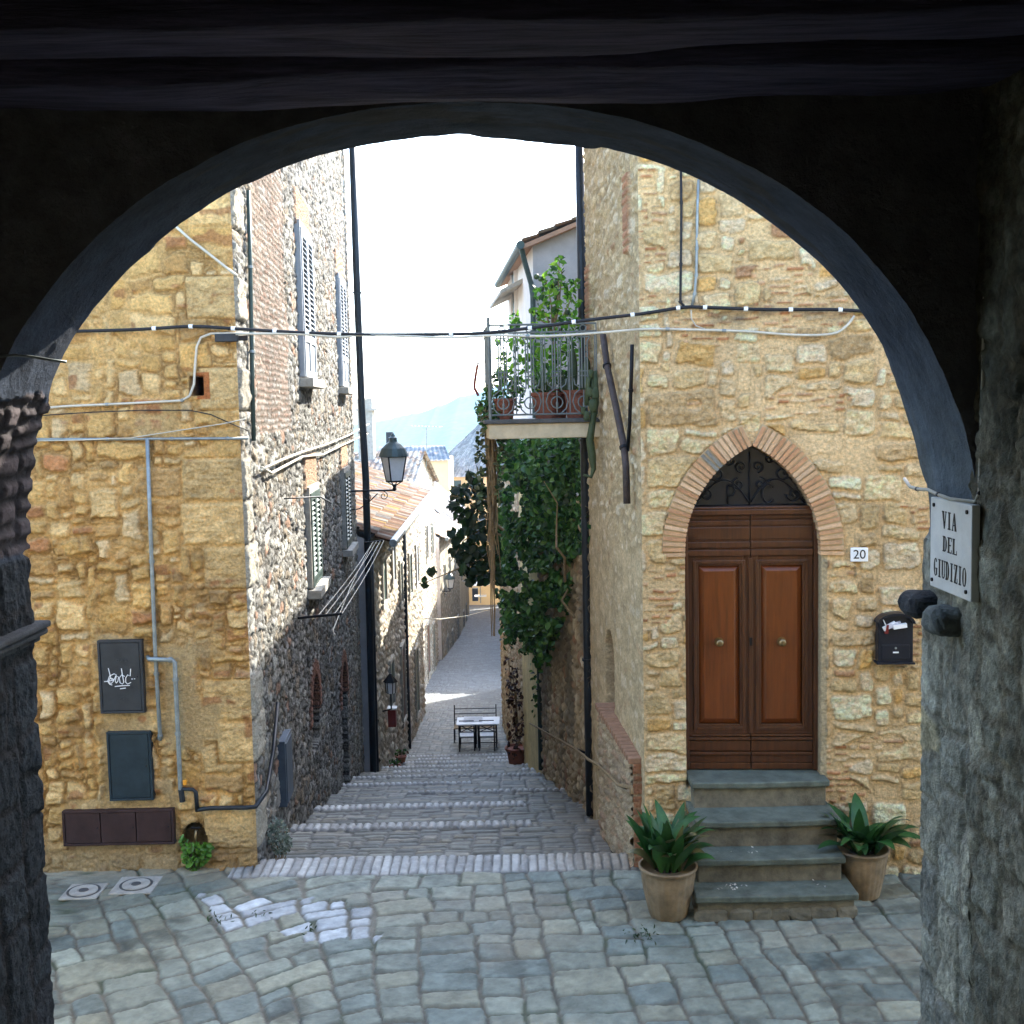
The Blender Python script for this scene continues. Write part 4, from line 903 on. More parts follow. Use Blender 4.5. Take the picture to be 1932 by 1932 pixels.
yb = LFY-.03-.05-.002
gq = lambda zx, zy: (lambda p: Vector((p.x, yb, p.z)))(onLF((zx/2.1467)*.7547, (1400+zy/2.1467)*.7547))
gm = MB()
for st_ in [[(597, 570), (612, 628), (626, 636), (640, 606), (628, 600), (604, 612), (594, 640), (604, 655), (618, 660)], [(575, 642), (600, 640), (628, 632)], [(640, 650), (634, 640), (640, 612), (652, 618), (648, 640), (640, 650)],
            [(667, 572), (672, 605), (680, 645), (672, 655), (660, 648), (656, 622), (668, 606), (684, 614)], [(716, 574), (714, 612), (700, 606), (690, 622), (690, 645), (700, 655), (718, 646)], [(720, 628), (728, 628)], [(734, 626), (740, 628)],
            [(632, 668), (670, 664), (712, 662)], [(660, 680), (690, 676)], [(600, 640), (606, 624), (622, 626), (624, 640), (612, 652), (600, 646)]]:
    gm.tube([gq(*q) for q in st_], .0042, 5)
gm.build('graffiti_tag', M_paintw, t)
def text(s, size, M, mt, name, parent, ext=.001):
    cu = bpy.data.curves.new(name, 'FONT'); cu.body = s; cu.size = size; cu.extrude = ext; cu.align_x = 'CENTER'; cu.align_y = 'CENTER'
    o = bpy.data.objects.new(name, cu); COL.objects.link(o); bpy.context.view_layer.update()
    me = bpy.data.meshes.new_from_object(o.evaluated_get(bpy.context.evaluated_depsgraph_get())); bpy.data.objects.remove(o)
    for v in me.vertices: v.co = M(v.co.x, v.co.y, v.co.z)
    me.materials.clear(); me.name = name
    return link(name, me, mt, parent)
cxb = (a.x+b.x)/2
p = LFq(234, 1243); text('G A S', .042, lambda x, y, z: Vector((p.x+x, yb+.001-z, p.z+y)), M_faint, 'lettering', t)
p2 = LFq(238, 1315); text('G A S', .03, lambda x, y, z: Vector((p2.x+x, yb+.001-z, p2.z+y)), M_faint, 'lettering', t)
wall_box('utility_box', 'blue black metal meter box standing just above the brown one', ((205, 1378), (294, 1505)), M_box2, .045)
wall_box('utility_box', 'wide low brown metal box with three doors near the ground', ((122, 1526), (334, 1587)), M_boxb, .05, 3)
def pipe(name, label, cat, pts, r, m, d=.05, clips=(), n=10, pl=LFq, clipmat=None, group=None):
    P = [pl(*q, d) if len(q) == 2 else pl(q[0], q[1], q[2]) for q in pts]
    mid = P[len(P)//2]; t = thing(name, label, cat, tuple(mid), group)
    MB().tube(P, r, n).build('run', m, t, smooth=True)
    for k in clips:
        q = Vector(P[0]).lerp(P[1], k) if len(P) == 2 else P[min(len(P)-1, int(k*(len(P)-1)))].lerp(P[min(len(P)-1, int(k*(len(P)-1))+1)], (k*(len(P)-1)) % 1)
        dr = (P[min(len(P)-1, int(k*(len(P)-1))+1)]-P[int(k*(len(P)-1))]).normalized() if k < 1 else (P[-1]-P[-2]).normalized()
        MB().tube([q-dr*.014, q+dr*.014], r*1.35, n).build('clip', clipmat or M_pipe, t)
    return t
pipe('conduit', 'grey vertical galvanised conduit dropping past the graffiti box', 'pipe', [(281, 828), (287, 1000), (296, 1230), (305, 1385), (304, 1393, .03), (297, 1394, -.03)], .019, M_pipe, .05, (.25, .45, .62))
pipe('conduit', 'thin grey conduit running level across the ochre wall', 'pipe', [(30, 829), (280, 828), (470, 827)], .013, M_pipe, .03, (.35, .62, .9))
t = pipe('gas_pipe', 'grey gas pipe stepping down from the graffiti box to the corner', 'pipe', [(281, 1238, .03), (286, 1240, .085), (330, 1241, .09), (335, 1246, .09), (337, 1300, .085), (345, 1480, .085), (348, 1503, .08)], .021, M_pipe, .08, (.32, .6, .74))
MB().tube([LFq(346, 1484, .085), LFq(349, 1507, .085)], .027, 12).build('fitting', M_pipe_d, t)
MB().tube([LFq(346, 1483, .085), LFq(368, 1484, .085), LFq(374, 1489, .085), LFq(377, 1525, .085)], [.018, .018, .02, .022], 12).build('elbow', M_pipe_d, t, smooth=True)
MB().tube([LFq(377, 1522, .085), LFq(400, 1519, .085), LFq(470, 1518, .085), LFq(486, 1516, .09), LSm(11.1, onLF(490, 1510).z+.02, .08), LSm(11.7, onLF(490, 1510).z+.25, .07), LSm(12.2, onLF(490, 1510).z+.62, .06)], .021, 12).build('lower_run', M_pipe_d, t, smooth=True)
a = LFq(353, 1472, .085); MB().box(a.x-.012, a.x+.02, a.y-.02, a.y+.02, a.z-.015, a.z+.03).build('valve', M_orange, t, bevel=.004)
pipe('wall_cable', 'thick pale cable curving past the square hole to the archway', 'cable', [(40, 775), (120, 767), (250, 761), (345, 756), (360, 747), (368, 725), (370, 690), (373, 655), (381, 637), (400, 630), (440, 629), (470, 630)], .012, M_cab_w, .035, (.15, .28), n=8)
for k, (lab, pts) in enumerate([('slack grey wire sagging below the thick pale cable', [(50, 786), (170, 778), (270, 774), (360, 774), (400, 782), (440, 800), (470, 812)]), ('thin wire slanting up from the level conduit to the corner', [(60, 832), (160, 830), (250, 826), (340, 812), (420, 800), (466, 790)]),
                                ('bright strip of cable slanting down from the arch to the corner', [(330, 425), (360, 452), (400, 483), (438, 513), (450, 522)])]):
    pipe('wall_wire', lab, 'wire', pts, (.005, .005, .013)[k], (M_cab_b, M_cab_w, M_cab_w)[k], .045, n=6)
t = thing('wall_bracket', 'small dark iron bracket bar at the corner under the crossing cables', 'bracket', tuple(LFq(438, 639, .05)))
a = LFq(408, 631, .06); b = LFq(452, 645, .06); MB().box(a.x, b.x, LFY-.07, LFY-.02, b.z, a.z).build('bar', M_pipe_d, t, bevel=.006)
a = LFq(452, 634, .06); b = LFq(470, 643, .06); MB().box(a.x, b.x, LFY-.06, LFY-.03, b.z, a.z).build('tongue', M_iron, t, bevel=.004)
def LSq(px, py, d=0): p = onLS(px, py); return Vector((p.x+d, p.y, p.z))
pipe('conduit', 'grey green conduit running up the lane side of the corner', 'pipe', [(459, 360), (463, 520), (466, 700), (469, 832)], .022, M_pipe_g, .05, (.3, .6), pl=LSq)
# weeds and tap in the niche
p = LFq(368, 1600); t = thing('water_tap', 'small brass water tap in the dark niche above the weeds', 'tap', (p.x, LFY-.02, p.z))
MB().tube([LFq(371, 1566, -.08), LFq(371, 1566, .03), LFq(371, 1578, .04), LFq(371, 1590, .04)], .013, 10).build('spout', M_brass, t, smooth=True)
MB().tube([LFq(362, 1560, .03), LFq(380, 1560, .03)], .009, 8).build('handle', M_iron, t)
wd_pts = [at(a, b, LFY-.02-.12*random.random()) for a, b in sample_px([(340, 1575), (362, 1590), (400, 1590), (402, 1610), (378, 1640), (352, 1650), (345, 1615)], 230, 3)]
wp = thing('wall_weed', 'bright green weed sprouting under the tap at the foot of the wall', 'plant', (p.x, LFY-.1, STZ))
leaf_cloud('foliage', wd_pts, .055, [(.10, .24, .03, 3), (.06, .15, .02, 2)], M_leaf, wp, seed=5)
mb_ = MB()
for k in range(9): q = wd_pts[k*20]; mb_.tube([(p.x+random.uniform(-.08, .08), LFY-.06, STZ+.01), (q.x, q.y, q.z)], .003, 5)
mb_.build('stem', mat('green stem', (.06, .1, .03)), wp)
# manhole covers
for (lab, (px_, py_), sq) in [('round pale manhole cover on the left, flush in the paving', (158, 1684), .15), ('round manhole cover in a square pale frame, right of its neighbour', (257, 1672), .175)]:
    p = at(px_, py_, 10.4); d = ray(px_, py_); p = d*((STZ+.01)/d.z)
    t = thing('manhole_cover', lab, 'manhole cover', (p.x, p.y, STZ+.008), 'manhole covers by the ochre wall')
    MB().box(-sq-.02, sq+.02, -sq-.02, sq+.02, 0, .018).build('frame', M_conc, t, bevel=.006, loc=(0, 0, 0))
    R0 = .15
    MB().lathe([(R0, .0185), (R0, .024), (R0-.012, .024), (R0-.014, .0195)], n=40).build('ring', M_concd, t, loc=(0, 0, 0))
    MB().lathe([(R0-.022, .019), (R0-.024, .027), (.06, .029), (.055, .024), (.05, .024)], n=40).build('lid', M_conc, t, loc=(0, 0, 0))
    MB().lathe([(.045, .026), (.042, .031), (.01, .032)], n=20).build('boss', M_concd, t, loc=(0, 0, 0))

# ================================================================== CABLES ACROSS
def cable(name, label, px, r, m, clips, clip_m):
    P = [at(a, b, y) for a, b, y in px]
    # smooth
    Q = []
    for i in range(len(P)-1):
        p0 = P[max(i-1, 0)]; p1 = P[i]; p2 = P[i+1]; p3 = P[min(i+2, len(P)-1)]
        for k in range(6):
            t = k/6; Q.append(.5*((2*p1)+(p2-p0)*t+(2*p0-5*p1+4*p2-p3)*t*t+(3*p1-p0-3*p2+p3)*t**3))
    Q.append(P[-1]); t = thing(name, label, 'cable', tuple(Q[len(Q)//2]))
    MB().tube(Q, r, 8).build('run', m, t, smooth=True)
    for c in clips:
        i = min(range(len(Q)-1), key=lambda k: (Q[k].x-at(c, 600, Q[k].y).x)**2); d = (Q[i+1]-Q[i]).normalized()
        MB().tube([Q[i]-d*.018, Q[i]+d*.018], r*1.3, 8).build('clip', clip_m, t)
RFy = lambda px: onRF(px, 590).y-.05
cable('crossing_cable', 'thick black cable with white clips strung across the lane', [(100, 626, 10.83), (250, 622, 10.83), (360, 616, 10.83), (440, 620, 10.82), (560, 627, 10.8), (680, 631, 10.8), (800, 631, 10.78), (900, 629, 10.75), (1000, 619, 10.7), (1100, 605, 10.6), (1210, 592, RFy(1212)), (1290, 580, RFy(1290)), (1330, 580, RFy(1330)), (1450, 584, RFy(1450)), (1570, 584, RFy(1570)), (1640, 588, RFy(1640))], .016, M_cab_b,
      [282, 365, 438, 512, 577, 640, 845, 1002, 1090, 1190, 1280, 1335, 1410, 1500, 1580], M_white)
cable('crossing_cable', 'thin pale cable looping across the lane under the black one', [(445, 630, 10.81), (560, 630, 10.8), (640, 636, 10.8), (680, 632, 10.8), (760, 634, 10.78), (850, 637, 10.76), (930, 633, 10.72), (1030, 634, 10.66), (1130, 628, 10.6), (1220, 621, RFy(1220)), (1300, 622, RFy(1300)), (1400, 625, RFy(1400)), (1500, 632, RFy(1500)), (1570, 630, RFy(1570)), (1597, 615, RFy(1597)), (1612, 596, RFy(1612))], .012, M_cab_w, [700, 990, 1260, 1370], M_pipe)
def RFq(px, py, d=0): return onRF(px, py)+RN*d
pipe('wall_cable', 'black cable dropping straight down the cream wall to the crossing cable', 'cable', [(1284, 320), (1285, 400), (1284, 500), (1283, 570), (1290, 578)], .012, M_cab_b, .04, (.2, .5, .75), n=8, pl=RFq, clipmat=M_cab_b)
pipe('wall_cable', 'pale conduit pair dropping down the cream wall beside the black drop', 'cable', [(1317, 340), (1315, 400), (1314, 470), (1313, 520), (1310, 555), (1305, 578)], .013, M_pipe, .035, (.4, .6, .8), n=8, pl=RFq)
pipe('wall_wire', 'thin pale wire looping below the black cable on the cream wall', 'wire', [(1303, 585), (1304, 602), (1312, 615), (1330, 622)], .006, M_cab_w, .04, n=6, pl=RFq)

# ================================================================== RIGHT WALL FITTINGS
def RSq(px, py, d=0): p = onRS(px, py); return Vector((p.x-d, p.y, p.z))
pipe('iron_tie', 'bent rusty iron flue pipe slanting down the lane wall to the corner', 'pipe', [(1152, 632), (1160, 690), (1178, 770), (1193, 840), (1197, 880), (1199, 950)], [.034, .034, .036, .036, .045, .03][0], mat('rusty flue', (.065, .05, .045), .7, .3, var=.5), .08, (.2, .62), pl=RSq, clipmat=M_iron)
pipe('iron_tie', 'short straight dark iron bar upright close to the corner', 'pipe', [(1203, 650), (1201, 720), (1198, 800), (1194, 850)], .018, M_iron, .05, (.4,), pl=RSq, clipmat=M_iron)
DPY = 14.5
def DPq(px, py, d=0): return at(px, py, DPY-.12)
pipe('drainpipe', 'dark drainpipe at the far corner of the cream house beside the balcony', 'drainpipe', [(1093, 250), (1099, 600), (1103, 830), (1110, 1300), (1114, 1538)], .055, M_pipe_d, 0, (.25, .5, .72), pl=DPq, clipmat=M_pipe_d, n=14)
pipe('drainpipe', 'slim green drainpipe down the garden wall next to the ochre plaster', 'drainpipe', [(1016, 1120), (1018, 1300), (1021, 1452)], .05, M_pipe_g, 0, (.5,), pl=lambda a, b, d: at(a, b, 21.7), clipmat=M_pipe_g)
pipe('drainpipe', 'dark drainpipe at the far end of the grey rubble wall', 'drainpipe', [(664, 240), (672, 500), (682, 760), (690, 900), (706, 1490)], .075, M_pipe_d, 0, (.3, .6), pl=lambda a, b, d: at(a, b, LS_END-.25), clipmat=M_pipe_d, n=14)
pipe('drainpipe', 'second dark drainpipe close beside the one ending the grey rubble wall', 'drainpipe', [(700, 1040), (704, 1200), (712, 1490)], .05, M_pipe_d, 0, (.5,), pl=lambda a, b, d: at(a, b, LS_END+.3), clipmat=M_pipe_d, n=14)
pipe('drainpipe', 'tall dark drainpipe between the two sunlit houses down the lane', 'drainpipe', [(761, 970), (763, 1100), (768, 1300), (772, 1424)], .075, M_pipe_d, 0, (.5,), pl=lambda a, b, d: at(a, b, 33.0), clipmat=M_pipe_d, n=12)
# low parapet with brick coping
pa = RSq(1215, 1445); Yp0 = RCY+.1; Yp1 = 12.7; zt = pa.z
PW = thing('parapet_wall', 'low brick coped parapet wall against the lane side of the cream house', 'wall', (RSX(11.5)-.1, 11.5, STZ-.4))
us = span(Yp0, Yp1, .018); zs = span(-5.2, zt, .018); U, Z = np.meshgrid(us, zs, indexing='ij')
m1, d1, r1, lx, lz = stones(U-10, Z+6, pack(4, 4, .035, [(4, 8, 2, 3, 4), (2, 4, 1, 2, 3)], 93), 97, warp=.03, wf=4, gap=.01, bev=.02, rad=.03, tilt=.2)
D = m1*.03+.03*(fbm(U*10, Z*10, 98)-.5); C = mix(np.array([.42, .32, .2]), pal(r1[3], [(.5, .4, .26, 3), (.45, .29, .18, 2), (.4, .3, .2, 2)])*(.8+.4*r1[4])[..., None], m1[..., None])
px0 = RSX(RCY)-.10
grid_mesh('stone_face', np.stack([px0-D-.16*(U-Yp0)/2+0*U, U, Z], -1), C, M_stone, PW)
us2 = span(0, .40, .02); U2, Z2 = np.meshgrid(us2, zs, indexing='ij')
fz = (Z2/.065) % 1; mz = sst(0, .15, np.minimum(fz, 1-fz))*sst(0, .03, np.abs(((U2+.11*(np.floor(Z2/.065) % 2))/.22) % 1-.5)*-1+.5)
C2 = mix(np.array([.4, .32, .2]), np.array([.36, .17, .09])*(.75+.5*_h(np.floor(Z2/.065).astype(int), np.floor((U2+.11*(np.floor(Z2/.065) % 2))/.22).astype(int), 5))[..., None], mz[..., None])
grid_mesh('brick_end', np.stack([px0+U2*.6, Yp0-mz*.012+0*U2, Z2], -1), C2, M_stone, PW)
cp = MB(); y = Yp0-.01
while y < Yp1:
    o = -.16*(y-Yp0)/2; cp.box(px0-.04+o, px0+.3+o, y, y+.108, zt-.002, zt+.05+random.uniform(0, .008)); y += .118
cp.build('brick_coping', mat('red coping brick', (.30, .17, .10), .9, var=.35, vs=12, bump=.4), PW, bevel=.006)
# handrail
def HRp(px, py, o=.19): return hit(px, py, (RCX-o, RCY, 0), (1, -RSD, 0))
HR = thing('handrail', 'worn iron handrail running down the right side of the stepped lane', 'handrail', tuple(HRp(1110, 1430)))
HP = [HRp(*q) for q in [(1192, 1499), (1191, 1486), (1166, 1481), (1150, 1463), (1128, 1443), (1110, 1433), (1086, 1413), (1050, 1393), (1020, 1376), (1000, 1365)]]
MB().tube(HP, .017, 8).build('rail', M_vine, HR, smooth=True)
for q in (2, 4, 6, 8): p = HP[q]; MB().tube([p, (RSX(p.y)+.05, p.y, p.z-.10)], .015, 6).build('bracket', M_iron, HR)
# mailbox
p0 = RFq(1648, 1255); MX = thing('mailbox', 'black wall mailbox with letters sticking out of its slot', 'mailbox', tuple(p0))
a0, zb0 = uRF(1650, 1250); a1, zt0 = uRF(1716, 1158); um = (a0+a1)/2
prof = [(a0, zb0+.03), (a1, zb0+.03), (a1, zt0-.05)]+[(um+(a1-um)*math.cos(t), zt0-.05+.075*math.sin(t)) for t in np.linspace(0, math.pi, 12)[1:-1]]+[(a0, zt0-.05)]
MB().prism(prof, RFp, .02, .13).build('body', M_plaste, MX, bevel=.006)
lid = [(um+(a1-um+.012)*math.cos(t), zt0-.06+.092*math.sin(t)) for t in np.linspace(0, math.pi, 14)]+[(um+(a1-um-.01)*math.cos(t), zt0-.06+.07*math.sin(t)) for t in np.linspace(math.pi, 0, 14)]
MB().prism(lid, RFp, .02, .165).build('hood', M_plaste, MX)
m_ = MB(); rb(m_, a0-.015, a1+.015, zb0+.012, zb0+.03, .02, .15); m_.build('base_ledge', M_plaste, MX, bevel=.004)
m_ = MB(); rb(m_, a0+.03, a1-.03, zb0+.06, zb0+.19, .129, .136); dr_ = m_.build('door', M_plaste, MX, bevel=.003)
m_ = MB(); rb(m_, um-.025, um+.025, zb0+.115, zb0+.128, .136, .139); m_.build('name_tag', M_white, dr_)
k_ = MB(); k_.tube([RFp(um, zb0+.16, .134), RFp(um, zb0+.16, .142)], .01, 12); k_.build('lock', M_pipe, dr_)
LT = thing('letters', 'white and red letters poking out of the black mailbox', 'post', tuple(RFp(um, zt0-.08, .14)))
for (u, z, an, c) in [(-.06, -.085, .5, M_white), (-.02, -.075, .25, mat('printed paper', (.5, .52, .6), .7, var=.5, vs=30, bump=0)), (.03, -.085, .15, M_white)]:
    m_ = MB(); q = [(-.06, -.018), (.06, -.018), (.06, .02), (-.06, .02)]; q = [(um+u+x*math.cos(an)-y*math.sin(an), zt0+z+x*math.sin(an)+y*math.cos(an)) for x, y in q]
    m_.prism(q, RFp, .12, .166+u*.1); m_.build('letter', c, LT)
m_ = MB(); m_.prism([(um-.1, zt0-.15), (um-.075, zt0-.15), (um-.07, zt0-.07), (um-.088, zt0-.07)], RFp, .13, .17); m_.build('red_flyer', M_red, LT)
m_ = MB(); m_.prism([(um-.125, zt0-.01), (um-.115, zt0-.02), (um-.08, zt0-.09), (um-.09, zt0-.09)], RFp, .13, .16); m_.build('rolled_paper', M_white, LT)
# house number
a0, z0 = uRF(1603, 1059); a1, z1 = uRF(1636, 1032); NP = thing('house_number', 'small white ceramic tile with the number 20 beside the door arch', 'number plate', tuple(RFp((a0+a1)/2, z0, .03)))
MB().prism([(a0, z0), (a1, z0), (a1, z1), (a0, z1)], RFp, .02, .045).build('plate', M_white, NP, bevel=.008, seg=3)
uc, zc_ = (a0+a1)/2, (z0+z1)/2
text('20', .115, lambda x, y, z: RFp(uc+x, zc_+y, .0465+z), M_black, 'lettering', NP)

# ================================================================== STREET SIGN ON THE RIGHT JAMB
SGX = pR-.045
SG = thing('street_sign', 'white marble street sign lettered VIA DEL GIUDIZIO on the right arch jamb', 'street sign', (SGX, 4.66, -.6))
def sgp(px, py): return hit(px, py, (SGX-.012, 0, 0), (1, 0, 0))
A, B, Cq, Dq = sgp(1756, 934), sgp(1834, 957), sgp(1845, 1146), sgp(1766, 1106)
yL, yR = A.y, B.y; zT = (A.z+B.z)/2; zB = (Cq.z+Dq.z)/2; Wd = yL-yR; Ht = zT-zB
def SGP(a, b, d): return Vector((SGX-d, yL-a*Wd, zB+b*Ht))
MB().prism([(0, 0), (1, 0), (1, 1), (0, 1)], SGP, -.02, .012).build('slab', M_marble, SG, bevel=.004)
# letters: heavy stems, thin hairlines
def letters(word, cx, cy, hgt, wid):
    mb = MB(); n = len(word); adv = wid/n; k0 = cx-wid/2
    def q(*pts): mb.prism([(k0+i*adv+adv*.06+x*adv*.88, cy+(y-.5)*hgt) for x, y in pts], SGP, .0118, .0135)
    def arc(x0, y0, rx, ry, a0, a1, w0, w1, n=14):
        P = []
        for k in range(n+1):
            t = a0+(a1-a0)*k/n; P.append((x0+rx*math.cos(t), y0+ry*math.sin(t), abs(math.cos(t))))
        for k in range(n):
            (xa, ya, ca_), (xb, yb_, cb_) = P[k], P[k+1]; ia = 1-(w1+(w0-w1)*ca_)/rx; ib = 1-(w1+(w0-w1)*cb_)/rx; ja = 1-.07/ry
            q((xa, ya), (xb, yb_), (x0+(xb-x0)*ib, y0+(yb_-y0)*ja), (x0+(xa-x0)*ia, y0+(ya-y0)*ja))
    for i, c in enumerate(word):
        S_ = .3; h = .07
        if c == 'I': q((.35, 0), (.65, 0), (.65, 1), (.35, 1)); q((.2, 0), (.8, 0), (.8, h), (.2, h)); q((.2, 1-h), (.8, 1-h), (.8, 1), (.2, 1))
        if c == 'V': q((.0, 1), (.36, 1), (.62, 0), (.42, 0)); q((.82, 1), (.96, 1), (.6, 0), (.48, 0)); q((-.05, 1-h), (.42, 1-h), (.42, 1), (-.05, 1)); q((.7, 1-h), (1, 1-h), (1, 1), (.7, 1))
        if c == 'A': q((.64, 0), (1, 0), (.6, 1), (.4, 1)); q((.05, 0), (.2, 0), (.52, 1), (.42, 1)); q((.2, .28), (.8, .28), (.8, .28+h), (.2, .28+h)); q((-.02, 0), (.3, 0), (.3, h), (-.02, h))
        if c in 'DEL':
            q((.1, 0), (.1+S_, 0), (.1+S_, 1), (.1, 1)); q((0, 0), (.5, 0), (.5, h), (0, h)); q((0, 1-h), (.5, 1-h), (.5, 1), (0, 1))
        if c == 'D': arc(.4, .5, .56, .5, -math.pi/2, math.pi/2, S_, .07)
        if c == 'E': q((.4, 0), (.92, 0), (.92, .25), (.84, h), (.4, h)); q((.4, 1), (.92, 1), (.92, .75), (.84, 1-h), (.4, 1-h)); q((.4, .46), (.75, .46), (.75, .54), (.4, .54))
        if c == 'L': q((.4, 0), (.95, 0), (.95, .3), (.86, h), (.4, h))
        if c == 'O': arc(.5, .5, .5, .5, 0, 2*math.pi, S_, .07, 24)
        if c == 'G': arc(.52, .5, .5, .5, .7, 2*math.pi-.6, S_, .07, 20); q((.66, .08), (.94, .08), (.94, .45), (.66, .45)); q((.5, .4), (1, .4), (1, .46), (.5, .46))
        if c == 'U': q((.08, .2), (.36, .2), (.36, 1), (.08, 1)); q((.78, .2), (.88, .2), (.88, 1), (.78, 1)); arc(.48, .25, .4, .25, math.pi, 2*math.pi, .2, .07, 10); q((0, 1-h), (.46, 1-h), (.46, 1), (0, 1)); q((.68, 1-h), (1, 1-h), (1, 1), (.68, 1))
        if c == 'Z': q((.58, 1), (.95, 1), (.42, 0), (.05, 0)); q((.05, 0), (.95, 0), (.95, h), (.05, h)); q((.05, 1-h), (.95, 1-h), (.95, 1), (.05, 1)); q((.88, 0), (.95, 0), (.95, .28), (.88, .28)); q((.05, .72), (.12, .72), (.12, 1), (.05, 1))
    return mb
for lt in (letters('VIA', .48, .78, .19, .36), letters('DEL', .5, .52, .17, .36), letters('GIUDIZIO', .5, .235, .20, .80)): lt.build('lettering', M_black, SG)
for (a, b) in ((.1, .92), (.9, .92), (.07, .08), (.9, .09)):
    MB().tube([SGP(a, b, .011), SGP(a, b, .018)], .008, 10).build('screw', M_iron, SG)
cab = thing('arch_cable', 'pale cable looping over the marble street sign on the arch', 'cable', (SGX, 4.6, zT+.02))
q = [at(1858, 560, 4.36), at(1855, 700, 4.36), at(1851, 850, 4.36), at(1848, 930, 4.37), at(1840, 947, 4.40)]
q += [Vector((SGX-.035, y, z)) for y, z in ((4.5, zT+.012), (4.62, zT+.02), (4.74, zT+.032), (4.86, zT+.026), (4.95, zT+.03), (5.02, zT+.06))]
MB().tube(q, .0075, 8).build('run', M_cab_w, cab, smooth=True)
for k in (3, 6, 8): MB().tube([q[k]-Vector((0, .008, 0)), q[k]+Vector((0, .008, 0))], .0095, 8).build('clip', M_pipe_d, cab)
m_ = MB(); p = at(1862, 952, 4.36); m_.tube([p-Vector((.03, 0, 0)), p+Vector((.03, 0, .0))], .008, 8); m_.tube([p-Vector((0, 0.01, 0)), p-Vector((0, .05, 0))], .011, 8)
tag(m_.build('iron_hook', M_iron), 'small iron hook in the wall beside the street sign', 'hook')
q = [at(x, y, 4.36) for x, y in ((-40, 660), (20, 672), (60, 673), (90, 680), (120, 684))]
pipe('wall_wire', 'thin grey wire stretched over the dark left foot of the arch', 'wire', [(0, 672), (30, 670), (60, 673), (95, 679), (125, 683)], .005, M_pipe, pl=lambda a, b, d: at(a, b, 4.33), n=6)

# ================================================================== BALCONY (part of the right house)
BY0 = 13.3; BY1 = 14.25
bl = at(922, 800, BY0).x; zt = at(1020, 790, BY0).z; zb = at(1020, 827, BY0).z
sl = MB(); xr = RSX(BY0)+.02
sl.hexa([(bl, BY0, zb), (xr, BY0, zb), (RSX(BY1)+.02, BY1, zb), (bl-.07, BY1, zb)], [(bl, BY0, zt-.05), (xr, BY0, zt-.05), (RSX(BY1)+.02, BY1, zt-.05), (bl-.07, BY1, zt-.05)])
balc = sl.build('balcony', M_slab, RH, bevel=.012)
sl = MB(); sl.hexa([(bl-.05, BY0-.04, zt-.049), (xr, BY0-.04, zt-.049), (RSX(BY1)+.02, BY1, zt-.049), (bl-.12, BY1, zt-.049)], [(bl-.05, BY0-.04, zt), (xr, BY0-.04, zt), (RSX(BY1)+.02, BY1, zt), (bl-.12, BY1, zt)])
sl.build('edge_slab', M_concd, balc, bevel=.008)
zr = at(1000, 612, BY0).z; Hh = zr-zt
rl = MB(); rx0, rx1 = bl+.02, xr-.04
for z in (zr, zr-.09, zt+.05): rl.tube([(rx0, BY0+.02, z), (rx1, BY0+.02, z)], .011, 6)
for z in (zr, zr-.09, zt+.05): rl.tube([(rx0, BY0+.02, z), (rx0-.07, BY1-.02, z)], .011, 6)
rl.tube([(rx0, BY0+.02, zt), (rx0, BY0+.02, zr+.09)], .019, 8)
for k in range(1, 9): t = k/9; rl.tube([(rx0-.07*t, BY0+.02+(BY1-BY0)*t, zt+.05), (rx0-.07*t, BY0+.02+(BY1-BY0)*t, zr)], .007, 6)
rl.build('railing', M_rail, balc)
npan = 4; pw = (rx1-rx0)/npan
for k in range(npan):
    l = MB(); c = rx0+pw*(k+.5); yy0 = BY0+.02
    def tb(pts, r=.0085): l.tube([(x, yy0, z) for x, z in pts], r, 6)
    tb([(rx0+pw*(k+1)-.005, zt+.05), (rx0+pw*(k+1)-.005, zr)], .008)
    for s_ in (-1, 1):
        tb([(c+s_*.018, zt+.32*Hh), (c+s_*.018, zr-.09)]); tb([(c+s_*.045, zt+.32*Hh), (c+s_*.045, zr-.2)])
        tb([(c+s_*.045, zr-.2), (c+s_*.07, zr-.16), (c+s_*.06, zr-.11), (c+s_*.035, zr-.12)])
        # lyre arms
        tb([(c+s_*.11, zt+.42*Hh), (c+s_*.10, zt+.36*Hh), (c+s_*.055, zt+.33*Hh), (c+s_*.05, zt+.30*Hh), (c+s_*.10, zt+.26*Hh), (c+s_*.125, zt+.18*Hh), (c+s_*.10, zt+.10*Hh), (c+s_*.05, zt+.055*Hh), (c, zt+.045*Hh)])
        tb([(c+s_*.13, zt+.30*Hh), (c+s_*.13, zr-.1)], .006)
    r = .065; tb([(c+r*math.cos(t), zt+.17*Hh+r*math.sin(t)) for t in np.linspace(0, 2*math.pi, 18)])
    r = .035; tb([(c+r*math.cos(t), zr-.05+r*math.sin(t)) for t in np.linspace(0, 2*math.pi, 14)])
    tb([(c, zt+.05), (c, zt+.3*Hh)], .008); tb([(c, zt+.12*Hh), (c, zt+.17*Hh)], .016)
    for z in (.45, .5, .86): tb([(c-.06, zt+z*Hh), (c+.06, zt+z*Hh)], .008)
    l.build('lyre_panel', M_rail, balc)
